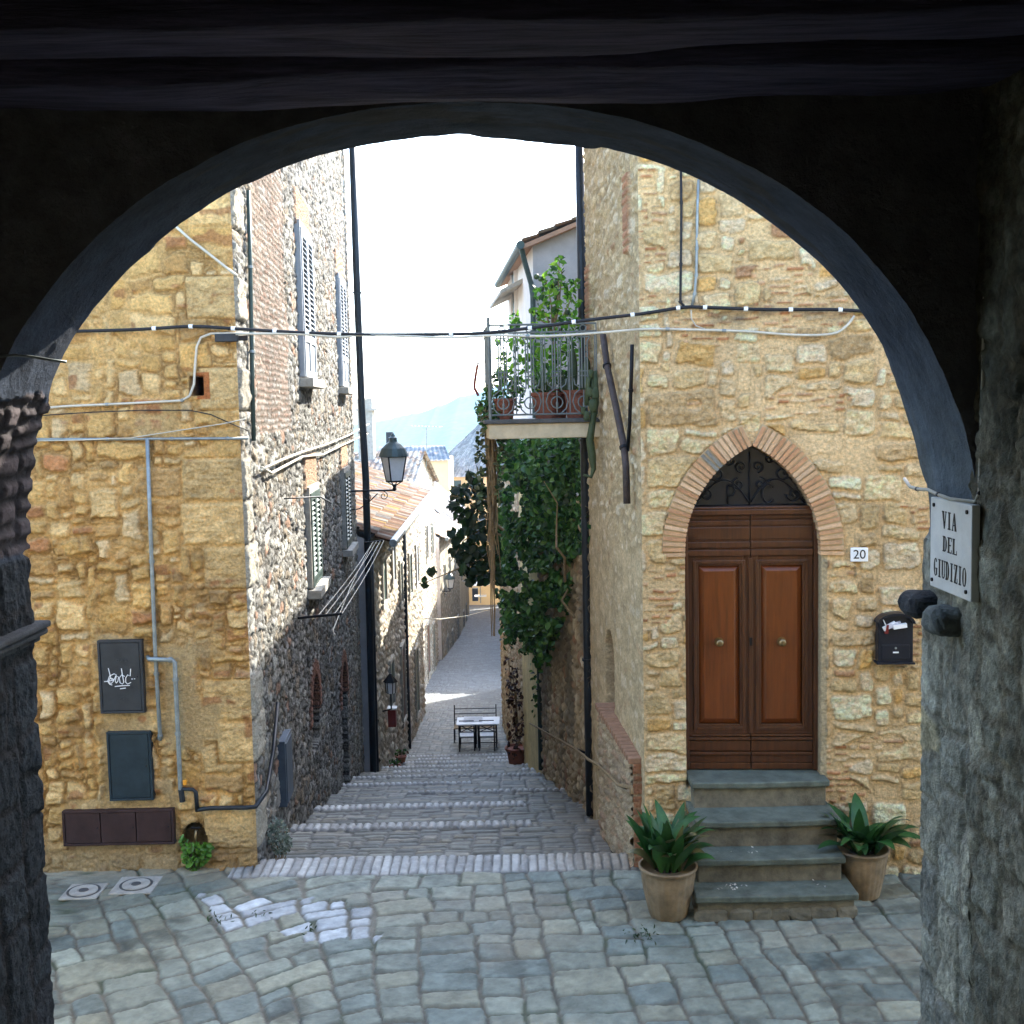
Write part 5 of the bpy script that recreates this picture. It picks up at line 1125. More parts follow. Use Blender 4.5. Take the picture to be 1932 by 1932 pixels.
# pots and plants on the balcony
def tpot(name, label, cat, loc, R, H, group=None):
    t = thing(name, label, cat, loc, group)
    MB().lathe([(R*.7, 0), (R*.78, H*.4), (R*.95, H*.86), (R*1.07, H*.87), (R*1.08, H), (R*.95, H), (R*.9, H*.9)], n=24).build('pot', M_terra, t, smooth=False, loc=(0, 0, 0))
    MB().lathe([(R*.9, H*.88), (R*.3, H*.9), (.01, H*.9)], n=16).build('soil', M_soil, t, loc=(0, 0, 0))
    return t
by = BY0+.27
p = at(953, 770, by); tpt = tpot('flower_pot', 'terracotta pot of trailing ivy at the left end of the balcony', 'pot', (p.x, by, zt), .13, .24)
leaf_cloud('foliage', [at(a, b, by-.1+.25*random.random()) for a, b in sample_px([(905, 745), (935, 700), (985, 720), (990, 760), (955, 800), (930, 830), (905, 800), (895, 770)], 420, 5)], .06, GREENS+[(.16, .15, .07, 1.5)], M_leaf, tpt, seed=6)
p = at(1030, 770, by); tpt = tpot('flower_pot', 'terracotta pot holding a spiky agave in the middle of the balcony', 'pot', (p.x, by, zt), .17, .30)
V = []; F = []; Cc = []; r = random.Random(5)
for k in range(26): strap_leaf(V, F, Cc, (0, 0, .27), r.uniform(0, 6.28), r.uniform(.3, .5), .035, r.uniform(.5, 1.45), r.uniform(.0, .6), (.06, .10+.05*r.random(), .035), r=r)
col_mesh('spiky_leaves', V, F, Cc, M_leafA, tpt, loc=(0, 0, 0))
p = at(1087, 768, by); tpt = tpot('flower_pot', 'terracotta pot of tall paddle cactus at the wall end of the balcony', 'pot', (p.x, by, zt), .15, .32)
M_cact = mat('cactus skin', (.05, .07, .03), .6, var=.3, vs=20, bump=.2)
for (dx, z0, h, w_, a) in [(-.03, .3, .5, .055, 0), (.08, .3, .38, .06, .15), (.17, .28, .33, .055, .4), (-.1, .28, .25, .05, -.3)]:
    c_ = MB(); n = 12; vs = []; fs = []
    for i in range(n+1):
        t = i/n; rr_ = w_*max(.05, math.sin(math.pi*(.08+.9*t)))**.5
        for k in range(10): an = 2*math.pi*k/10; vs.append((dx+a*h*t+rr_*math.cos(an), .5*rr_*math.sin(an), z0+h*t))
    for i in range(n):
        for k in range(10): fs.append((i*10+k, i*10+(k+1) % 10, (i+1)*10+(k+1) % 10, (i+1)*10+k))
    c_.add(vs, fs).build('cactus_stem', M_cact, tpt, smooth=True, loc=(0, 0, 0))
hc = thing('hanging_cactus', 'long green cactus hanging over the wall end of the balcony', 'cactus', (RSX(BY0)-.12, BY0-.12, zt))
yb_ = BY0-.3
CP = [at(a-11, b, yb_) for a, b in [(1118, 765), (1122, 715), (1132, 700), (1134, 760), (1130, 790), (1124, 830), (1128, 860), (1131, 885), (1126, 900), (1112, 896)]]
MB().tube(CP, [.03, .035, .035, .045, .035, .045, .045, .03, .02, .013], 12).build('trailing_stem', M_cact, hc, smooth=True)
for q, s_ in [((1124, 740), .07), ((1134, 742), .08), ((1130, 765), .09), ((1118, 785), .07), ((1126, 705), .06), ((1112, 775), .06)]:
    m_ = MB(); c = at(q[0]-11, q[1], yb_-.03); rock(m_, tuple(c), (s_*.5, s_*.4, s_*.75), int(s_*1000), 8); m_.build('cactus_lobe', M_cact, hc, smooth=True)
# lemon tree on the balcony
lt_ = tpot('lemon_tree', 'sunlit lemon tree with bright leaves rising above the balcony railing', 'tree', (at(1045, 760, 13.95).x, 13.95, zt), .2, .34)
b0 = Vector((at(1045, 760, 13.95).x, 13.95, zt+.3)); tr = MB(); tr.tube([b0, b0+Vector((.02, 0, .5)), at(1043, 600, 13.95)], [.03, .025, .018], 8)
for q in [(1015, 580), (1030, 530), (1060, 510), (1080, 560), (1055, 490), (1010, 600), (1085, 600)]: tr.tube([at(1043, 640, 13.95), at((q[0]+1043)/2+4, (q[1]+620)/2, 13.9), at(q[0], q[1], 13.95+random.uniform(-.2, .2))], [.016, .01, .005], 6)
tr.build('trunk', M_vine, lt_)
lp = sample_px([(1008, 545), (1035, 505), (1055, 480), (1068, 490), (1062, 530), (1092, 525), (1096, 625), (1060, 625), (1010, 625), (1000, 590)], 360, 8)+sample_px([(935, 640), (1095, 620), (1095, 740), (935, 745)], 560, 9)+sample_px([(960, 600), (975, 585), (985, 612), (965, 625)], 40, 2)
leaf_cloud('crown', [at(a, b, 13.9+random.uniform(-.3, .3)) for a, b in lp], .085, [(.10, .26, .025, 3), (.18, .36, .03, 2), (.04, .11, .02, 2)], mat('lemon leaf', attr=True, rough=.4, var=.15, bump=0, trans=.55), lt_, seed=9, ratio=.5, droop=.2)
for q in [(1012, 522), (1020, 526), (1048, 534), (1043, 540), (1050, 552), (1070, 590), (1022, 545)]:
    m_ = MB(); c = at(*q, 13.9); m_.lathe([(.004, -.035), (.025, -.025), (.034, 0), (.026, .025), (.004, .036)], tuple(c), 12); m_.build('fruit', mat('unripe fruit', (.05, .08, .035), .4, bump=0), lt_, smooth=True)
# drying rack on the outside of the railing
dr = thing('drying_rack', 'white wire rack with a red strip hung outside the balcony railing', 'rack', tuple(at(905, 700, 14.3)))
m_ = MB(); m_.tube([at(922, 680, 14.1), at(906, 682, 14.3), at(900, 686, 14.4)], .008, 6); m_.tube([at(922, 682, 14.1), at(900, 687, 14.4)], .006, 6); m_.tube([at(913, 690, 14.2), at(911, 712, 14.2), at(918, 725, 14.2)], .006, 6); m_.build('wire_frame', M_white, dr)
m_ = MB(); q = [(901, 688), (896, 718), (895, 732), (903, 747)]
for i in range(3): m_.tube([at(*q[i], 14.3), at(*q[i+1], 14.3)], .016, 6)
m_.build('red_strip', M_red, dr)

# ================================================================== IVY, VINE, SHRUB
IV = thing('climbing_ivy', 'dense dark green ivy mass tumbling over the garden wall under the balcony', 'ivy', (RSX(19), 19, -2.5))
def RSYpx(px): return RCX_line/((px-CX)/K+.061)
RCX_line = RCX+.061*RCY
ip = sample_px([(948, 828), (1098, 828), (1100, 1010), (1072, 1065), (1062, 1130), (1045, 1190), (1020, 1252), (1008, 1205), (990, 1230), (975, 1195), (958, 1205), (948, 1140), (940, 1060), (938, 960)], 15000, 11)
pts = []
r = random.Random(3)
for a, b in ip:
    a += r.gauss(0, 7); b += r.gauss(0, 9)
    f = fbm(np.array([a*.045]), np.array([b*.045]), 5, 3)[0]
    if f < .37 and b > 905: continue
    ym = min(24.5, RCX_line/max(.02, (a-CX+.02*(b-776))/K+.061)-.02)
    pts.append(tuple(at(a, b, ym-(r.random()**1.5)*(ym-15.25)*.75-.0)))
leaf_cloud('foliage', pts, .115, GREENS, M_leaf, IV, nrm=(-.5, -.8, .5), seed=12)
ip = sample_px([(1000, 1190), (1022, 1190), (1014, 1330), (1006, 1360), (1000, 1290)], 60, 4)+sample_px([(1085, 1060), (1098, 1060), (1092, 1180), (1070, 1180)], 40, 4)
leaf_cloud('hanging_sprays', [at(a, b, 20.5) for a, b in ip], .09, GREENS, M_leaf, IV, seed=13)
core = MB()                                    # woody core of the ivy
for k in range(4):
    a = r.uniform(955, 1095); y0 = RCX_line/((a-CX)/K+.061)-.3; y0 = min(y0, 24)-r.uniform(0, 2.5); p0 = at(a, r.uniform(1000, 1200), y0); p = [p0]
    for j in range(5): p.append(p[-1]+Vector((r.uniform(-.25, .2), r.uniform(-.4, .3), r.uniform(.1, .5))))
    MB().tube(p, [.02, .018, .015, .012, .008, .004], 6).build('woody_stem', M_vine, IV)
SB = thing('overhanging_branch', 'dark leafy branch reaching out from the ivy across the lane', 'branch', tuple(at(935, 1000, 15.2)))
br = MB()
for q in [[(950, 1000), (915, 975), (880, 940), (850, 935)], [(945, 1010), (905, 1000), (875, 1020), (850, 1060)], [(940, 1040), (900, 1060), (860, 1075), (800, 1100)], [(930, 950), (900, 930), (885, 918)], [(935, 1075), (905, 1085), (880, 1095)]]:
    br.tube([at(a, b, 15.2-.05*i) for i, (a, b) in enumerate(q)], [.02, .014, .009, .005][:len(q)], 6)
br.build('twigs', M_vine, SB)
lp = []
for poly, n in [([(850, 920), (880, 912), (925, 945), (935, 1000), (900, 1010), (860, 985), (842, 960)], 150), ([(850, 1000), (900, 985), (940, 1010), (945, 1090), (905, 1100), (875, 1085), (850, 1040)], 230), ([(860, 1070), (940, 1060), (945, 1105), (880, 1102)], 60), ([(805, 1080), (822, 1070), (828, 1080), (812, 1095)], 8), ([(790, 1095), (802, 1092), (804, 1112), (796, 1112)], 7), ([(880, 890), (905, 900), (925, 940), (900, 935)], 60)]: lp += sample_px(poly, n, n)
leaf_cloud('foliage', [at(a, b, 15.2+random.uniform(-.35, .35)) for a, b in lp], .125, [(.012, .03, .012, 3), (.022, .055, .018, 1.5)], M_leaf, SB, seed=14, ratio=.7)
VN = thing('dry_vine', 'bundle of dry brown vine stems hanging from the left end of the balcony', 'vine', tuple(at(922, 800, 14.0)))
vb = MB(); r = random.Random(8)
for k in range(34):
    x0 = r.uniform(912, 932); x1 = r.gauss(930, 6); y1 = r.uniform(930, 1120) if k > 3 else 1200; p = []
    for j in range(9): t = j/8; p.append(at(x0+(x1-x0)*t**.7+r.gauss(0, 1.6), 785+(y1-785)*t, 14.0+r.uniform(-.12, .12)))
    vb.tube(p, [.014*(1-.6*j/8) for j in range(9)], 6)
vb.build('stems', M_vine, VN)
lp = sample_px([(905, 760), (925, 745), (935, 800), (915, 900), (905, 980), (895, 880), (898, 800)], 160, 3)+sample_px([(935, 830), (955, 830), (945, 950), (935, 960)], 60, 3)
leaf_cloud('foliage', [at(a, b, 14.0+random.uniform(-.2, .2)) for a, b in lp], .075, [(.05, .08, .03, 2), (.12, .13, .06, 2), (.025, .05, .02, 2)], M_leaf, VN, seed=15)
# silver shrub at the foot of the left wall
c = at(522, 1585, 11.35); SV = thing('silver_shrub', 'small silvery leafed shrub growing at the foot of the grey rubble wall', 'shrub', (c.x, 11.35, gz(11.4)))
lp = sample_px([(505, 1560), (520, 1540), (540, 1555), (552, 1590), (545, 1612), (520, 1612), (505, 1590)], 420, 6)
leaf_cloud('foliage', [at(a, b, 11.35+random.uniform(-.12, .12)) for a, b in lp], .042, [(.25, .30, .27, 3), (.14, .19, .15, 2)], M_leaf, SV, seed=16, ratio=.5)
m_ = MB()
for k in range(8): q = at(*lp[k*40], 11.35); m_.tube([(c.x, 11.35, gz(11.4)), ((c.x+q.x)/2+.02, 11.35, (gz(11.4)+q.z)/2), tuple(q)], .005, 5)
m_.build('stem', M_vine, SV)
# weeds between the stones
wl = []
for (a, b, n, s_) in [(1217, 1772, 40, .07), (405, 1740, 26, .06), (585, 1760, 8, .04), (500, 1730, 10, .05), (790, 1310, 30, .5)]:
    d = ray(a, b); Yc = d.y*(STZ/d.z) if b > 1500 else 42.
    q = d*(Yc/d.y)
    for k in range(n): wl.append((q.x+random.gauss(0, s_), q.y+random.gauss(0, s_), q.z+.02+random.random()*s_*.5))
tag(leaf_cloud('paving_weeds', wl, .04, [(.04, .075, .03, 2), (.08, .10, .05, 1)], M_leaf, None, seed=17, ratio=.3), 'sparse small weeds sprouting between the paving stones', 'weeds', kind='stuff')

# ================================================================== FITTINGS ON THE GREY RUBBLE WALL
LM = thing('street_lamp', 'grey green street lantern on a scrolled bracket at the end of the rubble wall', 'street lamp', tuple(at(690, 937, 23.4)))
def lantern(LM, c, arm):
    g = MB(); prof = [(.15, 0), (.265, .46)]
    n = 4; R2 = math.sqrt(2)
    def ringq(r, z): return [(c[0]+r*math.cos(a), c[1]+r*math.sin(a), c[2]+z) for a in [math.pi/4+.5+k*math.pi/2 for k in range(4)]]
    a, b = ringq(.17, 0), ringq(.27, .50); g.hexa(a, b); g.build('glass', M_lampglass, LM)
    f = MB()
    for p_, q_ in zip(a, b): f.tube([p_, q_], .016, 6)
    for rg in (a, b): 
        for k in range(4): f.tube([rg[k], rg[(k+1) % 4]], .018, 6)
    f.lathe([(.06, -.06), (.03, -.12), (.045, -.16), (.012, -.2)], c, 10)
    for p_ in a: f.tube([p_, (c[0], c[1], c[2]-.1)], .01, 6)
    f.build('frame', M_iron, LM)
    MB().lathe([(.30, .50), (.29, .54), (.24, .66), (.15, .75), (.085, .80), (.075, .86), (.10, .87), (.05, .90), (.02, .96)], c, 16).build('cap', M_lampmetal, LM, smooth=False)
    bm_ = MB(); wx = arm; zl = c[2]-.18
    bm_.tube([(wx, c[1], zl), (c[0], c[1], zl)], .02, 8)
    def sp(cx, cz, r0, t0, d): return [(cx+r0*(1-.8*i/20)*math.cos(t0+d*i*.42), c[1], cz+r0*(1-.8*i/20)*math.sin(t0+d*i*.42)) for i in range(21)]
    L = c[0]-wx
    bm_.tube(sp(wx+L*.75, zl-.11, .09, math.pi/2, -1), .009, 6); bm_.tube(sp(wx+L*.4, zl-.12, .10, math.pi/2, 1), .009, 6)
    bm_.tube([(wx, c[1], zl-.38), (wx+L*.2, c[1], zl-.36), (wx+L*.45, c[1], zl-.2), (wx+L*.62, c[1], zl-.06)], .012, 6)
    bm_.build('bracket', M_iron, LM)
lc = at(744, 908, 23.4); lantern(LM, (lc.x, 23.4, lc.z), LSX(23.4))
CL = thing('clothesline', 'folding clothesline of four white cords on two iron arms along the rubble wall', 'clothesline', tuple(at(600, 1160, 14.2)))
a0, a1 = at(562, 1166, 14.2), at(645, 1158, 14.2); b0_, b1_ = at(688, 1024, 23.0), at(724, 1020, 23.0)
for p_, q_ in ((a0, a1), (b0_, b1_)): MB().tube([p_, q_], .017, 8).build('arm', M_iron, CL)
for t in (.45, .62, .82, 1.0):
    p_ = a0.lerp(a1, t); q_ = b0_.lerp(b1_, t); MB().tube([p_.lerp(q_, k/6)-Vector((0, 0, .05*math.sin(math.pi*k/6))) for k in range(7)], .006, 6).build('cord', M_cab_w, CL)
p_ = a1; MB().tube([at(700, 1030, 22.8), at(660, 1110, 17), at(640, 1160, 14.6), at(628, 1190, 13.9), at(632, 1198, 13.8)], .006, 6).build('cord', M_cab_w, CL)
for lab, q in [('upper pale cable slung along the lit rubble wall', [(478, 888), (520, 868), (560, 853), (610, 838), (650, 822), (690, 800)]), ('lower pale cable slung along the lit rubble wall', [(480, 882), (500, 893), (560, 862), (600, 858), (650, 835), (688, 818)])]:
    pipe('wall_cable', lab, 'cable', q, .016, M_cab_w, .07, (.3, .7), pl=LSq, n=6)
tb_ = [LSq(524, 1395, .0), LSq(536, 1500, .0)]; t = thing('utility_box', 'blue grey metal cabinet set in the foot of the rubble wall', 'utility box', tuple(tb_[1]))
m_ = MB(); y0, y1 = tb_[0].y-.1, tb_[0].y+.42; z0, z1 = tb_[1].z, tb_[0].z
M_bg = mat('blue grey cabinet', (.075, .10, .13), .5, .2)
m_.hexa([LSm(y0, z0, 0), LSm(y1, z0, 0), LSm(y1, z1, 0), LSm(y0, z1, 0)], [LSm(y0, z0, .09), LSm(y1, z0, .09), LSm(y1, z1, .09), LSm(y0, z1, .09)]); m_.build('case', M_bg, t, bevel=.006)
m_ = MB(); m_.hexa([LSm(y0+.03, z0+.03, .09), LSm(y1-.03, z0+.03, .09), LSm(y1-.03, z1-.03, .09), LSm(y0+.03, z1-.03, .09)], [LSm(y0+.03, z0+.03, .1), LSm(y1-.03, z0+.03, .1), LSm(y1-.03, z1-.03, .1), LSm(y0+.03, z1-.03, .1)]); m_.build('door', M_bg, t, bevel=.003)
pipe('wall_bracket', 'thin iron rod bracket below the upper shutters on the rubble wall', 'bracket', [(527, 941, .06), (560, 938, .3), (585, 950, .3)], .01, M_iron, 0, n=6, pl=LSq)

# ================================================================== FAR HOUSES
def tile_roof(name, A, B, Cr, Dr, cols, parent, tw=.21, tl=.36, seed=1):
    A, B, Cr, Dr = (np.array(p, float) for p in (A, B, Cr, Dr)); Lu = max(np.linalg.norm(B-A), np.linalg.norm(Cr-Dr)); Lv = max(np.linalg.norm(Dr-A), np.linalg.norm(Cr-B))
    us = np.linspace(0, 1, int(Lu/tw)*6+1); nv = max(2, int(Lv/tl)); vs = np.sort(np.concatenate([np.arange(nv)/nv, (np.arange(nv)+.97)/nv]))
    u, v = np.meshgrid(us, vs, indexing='ij'); P = (A*(1-u[..., None])+B*u[..., None])*(1-v[..., None])+(Dr*(1-u[..., None])+Cr*u[..., None])*v[..., None]
    n = np.cross(B-A, Dr-A); n /= np.linalg.norm(n); n = n if n[2] > 0 else -n
    ti = np.floor(u*int(Lu/tw)+1e-6).astype(int); tj = np.floor(v*nv+1e-6).astype(int)
    fu = u*int(Lu/tw); h = .055*np.abs(np.cos(math.pi*fu))+.04*(1-(v*nv-tj))+.03*(_h(ti, tj, seed)-.5)
    C = pal(_h(ti, tj, seed+1), cols)*(.7+.6*_h(ti, tj, seed+2))[..., None]
    return grid_mesh(name, P+n*h[..., None], C, M_tile, parent)
TC_O = [(.17, .085, .045, 3), (.19, .125, .08, 3), (.23, .195, .15, 3), (.14, .07, .042, 2), (.22, .13, .03, .7), (.14, .125, .11, 2)]
TC_W = [(.42, .34, .26, 3), (.48, .42, .35, 3), (.36, .24, .16, 2), (.3, .24, .2, 2)]
TC_F = [(.25, .24, .22, 3), (.28, .265, .24, 3), (.23, .215, .2, 2)]
TC_G = [(.2, .2, .2, 3), (.26, .25, .24, 3), (.16, .16, .17, 2), (.3, .22, .17, .6)]
PAL_W = [(.5, .46, .38, 4), (.56, .53, .46, 3), (.42, .38, .3, 2), (.45, .32, .22, 1.2), (.32, .29, .24, 1)]
def far_wall(name, p0, p1, top, z0, res, cols, parent, seed, plaster=None, mort=(.27, .24, .19), n_side=1):
    p0 = np.array(p0, float); p1 = np.array(p1, float); L = np.linalg.norm(p1-p0); d = (p1-p0)/L; nn = np.array([d[1], -d[0]])*n_side
    us = span(0, L, res); ts = np.array([top(x) for x in us]); nv = int((ts.max()-z0)/res); vs = np.linspace(0, 1, nv)
    U = np.broadcast_to(us[:, None], (len(us), nv)); Z = z0+(ts[:, None]-z0)*vs[None]
    m1, d1, r1, lx, lz = stones(U+.2, Z+30, pack(L+2, 40, .07, [(3, 6, 2, 3, 4), (2, 4, 1, 2, 4)], seed), seed+4, warp=.06, wf=2.5, gap=.02, bev=.05, rad=.06, tilt=.3)
    C = mix(np.array(mort), pal(r1[3], cols)*(.7+.5*r1[4])[..., None], m1[..., None]); D = m1*.05+.06*(fbm(U*4, Z*5, seed)-.5)
    if plaster is not None: C = np.array(plaster)*(.8+.4*fbm(U*.6, Z*.8, seed))[..., None]+0*C; D = D*.15
    P = np.stack([p0[0]+d[0]*U+nn[0]*D, p0[1]+d[1]*U+nn[1]*D, Z], -1)
    return grid_mesh(name, P, C, M_stone_far, parent)
def far_window(parent, p, d, wdt, hgt, m, out=(1, 0), fr=None, sill=True):
    x, y, z = p; dx, dy = d; ox, oy = out; f = MB()
    def Q(a, b, e): return (x+dx*a+ox*e, y+dy*a+oy*e, z+b)
    for (a0, a1, b0, b1) in [(-wdt/2-.08, -wdt/2, 0, hgt), (wdt/2, wdt/2+.08, 0, hgt), (-wdt/2-.08, wdt/2+.08, hgt, hgt+.1), (-wdt/2-.15, wdt/2+.15, -.12, 0)]:
        f.hexa([Q(a0, b0, -.05), Q(a1, b0, -.05), Q(a1, b1, -.05), Q(a0, b1, -.05)], [Q(a0, b0, .09), Q(a1, b0, .09), Q(a1, b1, .09), Q(a0, b1, .09)])
    o = f.build('window', fr or M_conc, parent)
    g = MB(); g.hexa([Q(-wdt/2, 0, -.05), Q(wdt/2, 0, -.05), Q(wdt/2, hgt, -.05), Q(-wdt/2, hgt, -.05)], [Q(-wdt/2, 0, .05), Q(wdt/2, 0, .05), Q(wdt/2, hgt, .05), Q(-wdt/2, hgt, .05)]); g.build('pane', m, o)
# house with the orange roof, just past the rubble wall
def gzr(Y): return gz(Y)
x0, x1 = -3.05, -3.24; Ya, Yb = 24.9, 40.6; ez = at(725.5, 1015, 25.0).z
H2 = thing('stone_house', 'sunlit low stone house with an orange tiled roof beyond the rubble wall', 'house', (x0, 30, gz(30)))
far_wall('wall', (x0, Ya), (x1, Yb), lambda u: ez, -12.5, .05, PAL_W, H2, 103)
tile_roof('roof', (x0+.4, Ya, ez-.12), (x1+.4, Yb, ez-.12), (x1-3.6, Yb, ez+1.55), (x0-3.6, Ya, ez+1.55), [(a*.8, b*.86, c*.95, d) for a, b, c, d in TC_O], H2, seed=4)
MB().add([(x0, Ya, -12), (x0-7, Ya, -12), (x0-7, Ya, ez), (x0-3.6, Ya, ez+1.4), (x0, Ya, ez-.05), (x1, Yb, -12), (x1-7, Yb, -12), (x1-7, Yb, ez), (x1-3.6, Yb, ez+1.4), (x1, Yb, ez-.05)], [(0, 1, 2, 3, 4), (9, 8, 7, 6, 5), (1, 6, 7, 2), (2, 7, 8, 3)]).build('side_walls', M_plaster_g, H2)
m_ = MB(); m_.tube([(x0+.5, Ya-.2, ez-.08), (x1+.5, Yb, ez-.08)], .085, 10); m_.tube([(x0+.42, Ya-.2, ez-.22), (x1+.42, Yb, ez-.22)], .03, 6); m_.build('gutter', M_pipe, H2)
for (Yw, zz, ww, hh, mm) in [(27.0, -4.4, .7, 1.0, M_shutd), (29.5, -4.3, .7, 1.2, M_shut), (31.6, -5.2, .6, 1.1, M_shutd), (28.2, -7.2, .7, 1.1, M_shutd), (31.5, -8.4, .9, 2.0, mat('brown plank door', (.10, .05, .03), .7, var=.4)), (35, -5.5, .8, 1.2, M_shutd), (38, -5.6, .8, 1.2, M_shut), (36.5, -9.6, 1.0, 2.1, M_shutd)]:
    far_window(H2, (x0+(x1-x0)*(Yw-Ya)/(Yb-Ya), Yw, zz), (0, 1), ww, hh, mm)
# gabled sunlit house
xa, xb, xc = at(768, 908, 41.2).x, at(789, 853, 49).x, at(818, 912, 61).x
za, zb_, zc2 = at(768, 908, 41.2).z, at(789, 853, 49).z, at(818, 912, 61).z
H3 = thing('stone_house', 'tall sunlit gabled stone house in the middle of the lane’s left side', 'house', (xa, 50, gz(50)))
far_wall('wall', (xa, 41.2), (xc, 61), lambda u: np.interp(u, [0, 7.85, 19.85], [za, zb_, zc2]), -16, .07, PAL_W, H3, 107)
tile_roof('roof', (xa+.3, 41.0, za-.1), (xa-9, 41.0, za-.1), (xb-9, 49, zb_), (xb+.3, 49, zb_), TC_W, H3, seed=7)
tile_roof('roof', (xc+.3, 61.2, zc2), (xc-9, 61.2, zc2), (xb-9, 49, zb_), (xb+.3, 49, zb_), TC_W, H3, seed=8)
MB().add([(xa, 41.2, -16), (xa-9, 41.2, -16), (xa-9, 41.2, za), (xa, 41.2, za), (xc, 61, -16), (xc-9, 61, -16), (xc-9, 61, zc2), (xc, 61, zc2)], [(0, 1, 2, 3), (4, 5, 6, 7), (1, 5, 6, 2)]).build('side_walls', M_plaster_w, H3)
def xH3(Y): return float(np.interp(Y, [41.2, 61], [xa, xc]))
for (Yw, zz, ww, hh, mm) in [(46, -6.2, .9, 1.5, M_shutd), (52, -6.6, 1.0, 1.5, M_glass), (57, -7.0, 1.0, 1.5, M_shutd), (51, -11.6, 1.0, 2.2, mat('red brown door', (.12, .035, .02), .6)), (56, -12.5, 1.0, 2.2, M_shutd)]: far_window(H3, (xH3(Yw), Yw, zz), (0, 1), ww, hh, mm)
m_ = MB(); p = at(692, 790, 47); m_.box(p.x-.35, p.x+.25, 46.8, 47.6, zb_-1.4, at(692, 752, 47).z); m_.box(p.x-.42, p.x+.45, 46.7, 47.7, at(692, 775, 47).z, at(692, 771, 47).z); m_.build('chimney', M_conc, H3)
p = at(735, 815, 48); m_ = MB(); m_.tube([(p.x, 48, zb_-1), (p.x, 48, p.z)], .16, 10); m_.build('flue', M_pipe_d, H3)
AN = thing('antenna', 'television antenna on a thin mast above the gabled house', 'antenna', tuple(at(806, 850, 52)))
m_ = MB(); m_.tube([at(804, 880, 52), at(805, 806, 52)], .025, 6); m_.build('mast', M_pipe, AN)
m_ = MB(); m_.tube([at(779, 803, 52.6), at(831, 805, 51.4)], .02, 6)
for k in range(9): q = at(779, 803, 52.6).lerp(at(831, 805, 51.4), k/8); m_.tube([q-Vector((.05, .35, 0)), q+Vector((.05, .35, 0))], .012, 5)
m_.tube([at(796, 811, 52), at(816, 812, 52)], .015, 5); m_.build('boom', M_pipe, AN)
# next houses down the left side
def row_house(label, Y0, Y1, xA, xB, eA, eB, rise, cols, tc, seed, plaster=None, depth=7, wins=()):
    H = thing('row_house', label, 'house', (xA, Y0, gz(Y0)))
    far_wall('wall', (xA, Y0), (xB, Y1), lambda u: eA+(eB-eA)*u/(Y1-Y0), -26, .12, cols, H, seed, plaster)
    tile_roof('roof', (xA+.35, Y0, eA-.1), (xB+.35, Y1, eB-.1), (xB-depth/2, Y1, eB+rise), (xA-depth/2, Y0, eA+rise), tc, H, seed=seed)
    MB().add([(xA, Y0, -26), (xA-depth, Y0, -26), (xA-depth, Y0, eA), (xA-depth/2, Y0, eA+rise), (xA, Y0, eA), (xB, Y1, -26), (xB-depth, Y1, -26), (xB-depth, Y1, eB), (xB-depth/2, Y1, eB+rise), (xB, Y1, eB)], [(0, 1, 2, 3, 4), (9, 8, 7, 6, 5), (1, 6, 7, 2), (2, 7, 8, 3)]).build('side_walls', M_plaster_w, H)
    m_ = MB(); m_.tube([(xA+.42, Y0-.2, eA-.05), (xB+.42, Y1, eB-.05)], .1, 8); m_.build('gutter', M_pipe, H)
    for (Yw, zz, ww, hh, mm) in wins: far_window(H, (xA+(xB-xA)*(Yw-Y0)/(Y1-Y0), Yw, zz), (0, 1), ww, hh, mm)
    return H
xA, xB = at(828, 1015, 61.5).x, at(864, 992, 82).x; eA, eB = at(836, 1015, 61.5).z, at(866, 992, 82).z
row_house('stone row house with a pale tiled roof below the tall gabled house', 61.6, 82, xA, xB, eA, eB, 2.0, PAL_W, TC_W, 111, wins=[(65, -10.2, 1, 1.6, M_shutd), (70, -10.4, 1, 1.6, M_shutd), (76, -10.6, 1, 1.6, M_glass), (66, -15.2, 1.1, 2.3, M_glass), (71, -15.8, 1.1, 2.3, M_shutd), (78, -16.2, 1.1, 2.3, M_shutd)])
xC = at(882, 1000, 112).x
row_house('shaded plaster row house at the far bend of the lane', 82.1, 112, xB, xC, eB-.6, eB-1.6, 3.4, PAL_W, TC_G, 113, plaster=(.5, .44, .33), wins=[(87, -12.5, 1, 1.6, M_shutd), (94, -12.8, 1, 1.6, M_shutd), (102, -13, 1, 1.6, M_shutd), (90, -18, 1.1, 2.4, M_glass), (99, -19, 1.1, 2.4, M_glass)])
# pale yellow house closing the view
YH = thing('yellow_house', 'pale yellow house with a dark grey hipped roof closing the lane', 'house', (-4, 130, -22))
ye = at(870, 897, 130).z; xl, xr_ = at(806, 900, 130).x, at(1010, 900, 130).x
M_yel = mat('pale yellow plaster', (.62, .47, .26), .9, var=.12, vs=.6, bump=.1)
MB().box(xl, xr_, 130, 146, -27, ye).build('wall', M_yel, YH)
zrg = at(905, 800, 138).z; xl2 = at(905, 800, 138).x
tile_roof('roof', (xl-.5, 129.4, ye-.2), (xr_+.5, 129.4, ye-.2), (xr_-4, 138, zrg), (xl2, 138, zrg), TC_F, YH, tw=.34, tl=.8, seed=12)
tile_roof('roof', (xl-.5, 146.4, ye-.2), (xl-.5, 129.4, ye-.2), (xl2, 138, zrg), (xl2, 138.4, zrg), TC_F, YH, tw=.34, tl=.8, seed=13)
for q in [(861, 918), (898, 918), (930, 918), (958, 918), (895, 1010), (930, 1010)]: p = at(*q, 130); far_window(YH, (p.x, 130, p.z-.8), (1, 0), 1.1, 1.5, M_shutd, out=(0, -1), fr=M_yel)
OH = thing('low_house', 'low cream house wing with a grey roof left of the yellow house', 'house', (-9, 118, -24))
xl, xr_ = at(800, 880, 118).x, at(846, 880, 118).x; oz = at(820, 868, 118).z
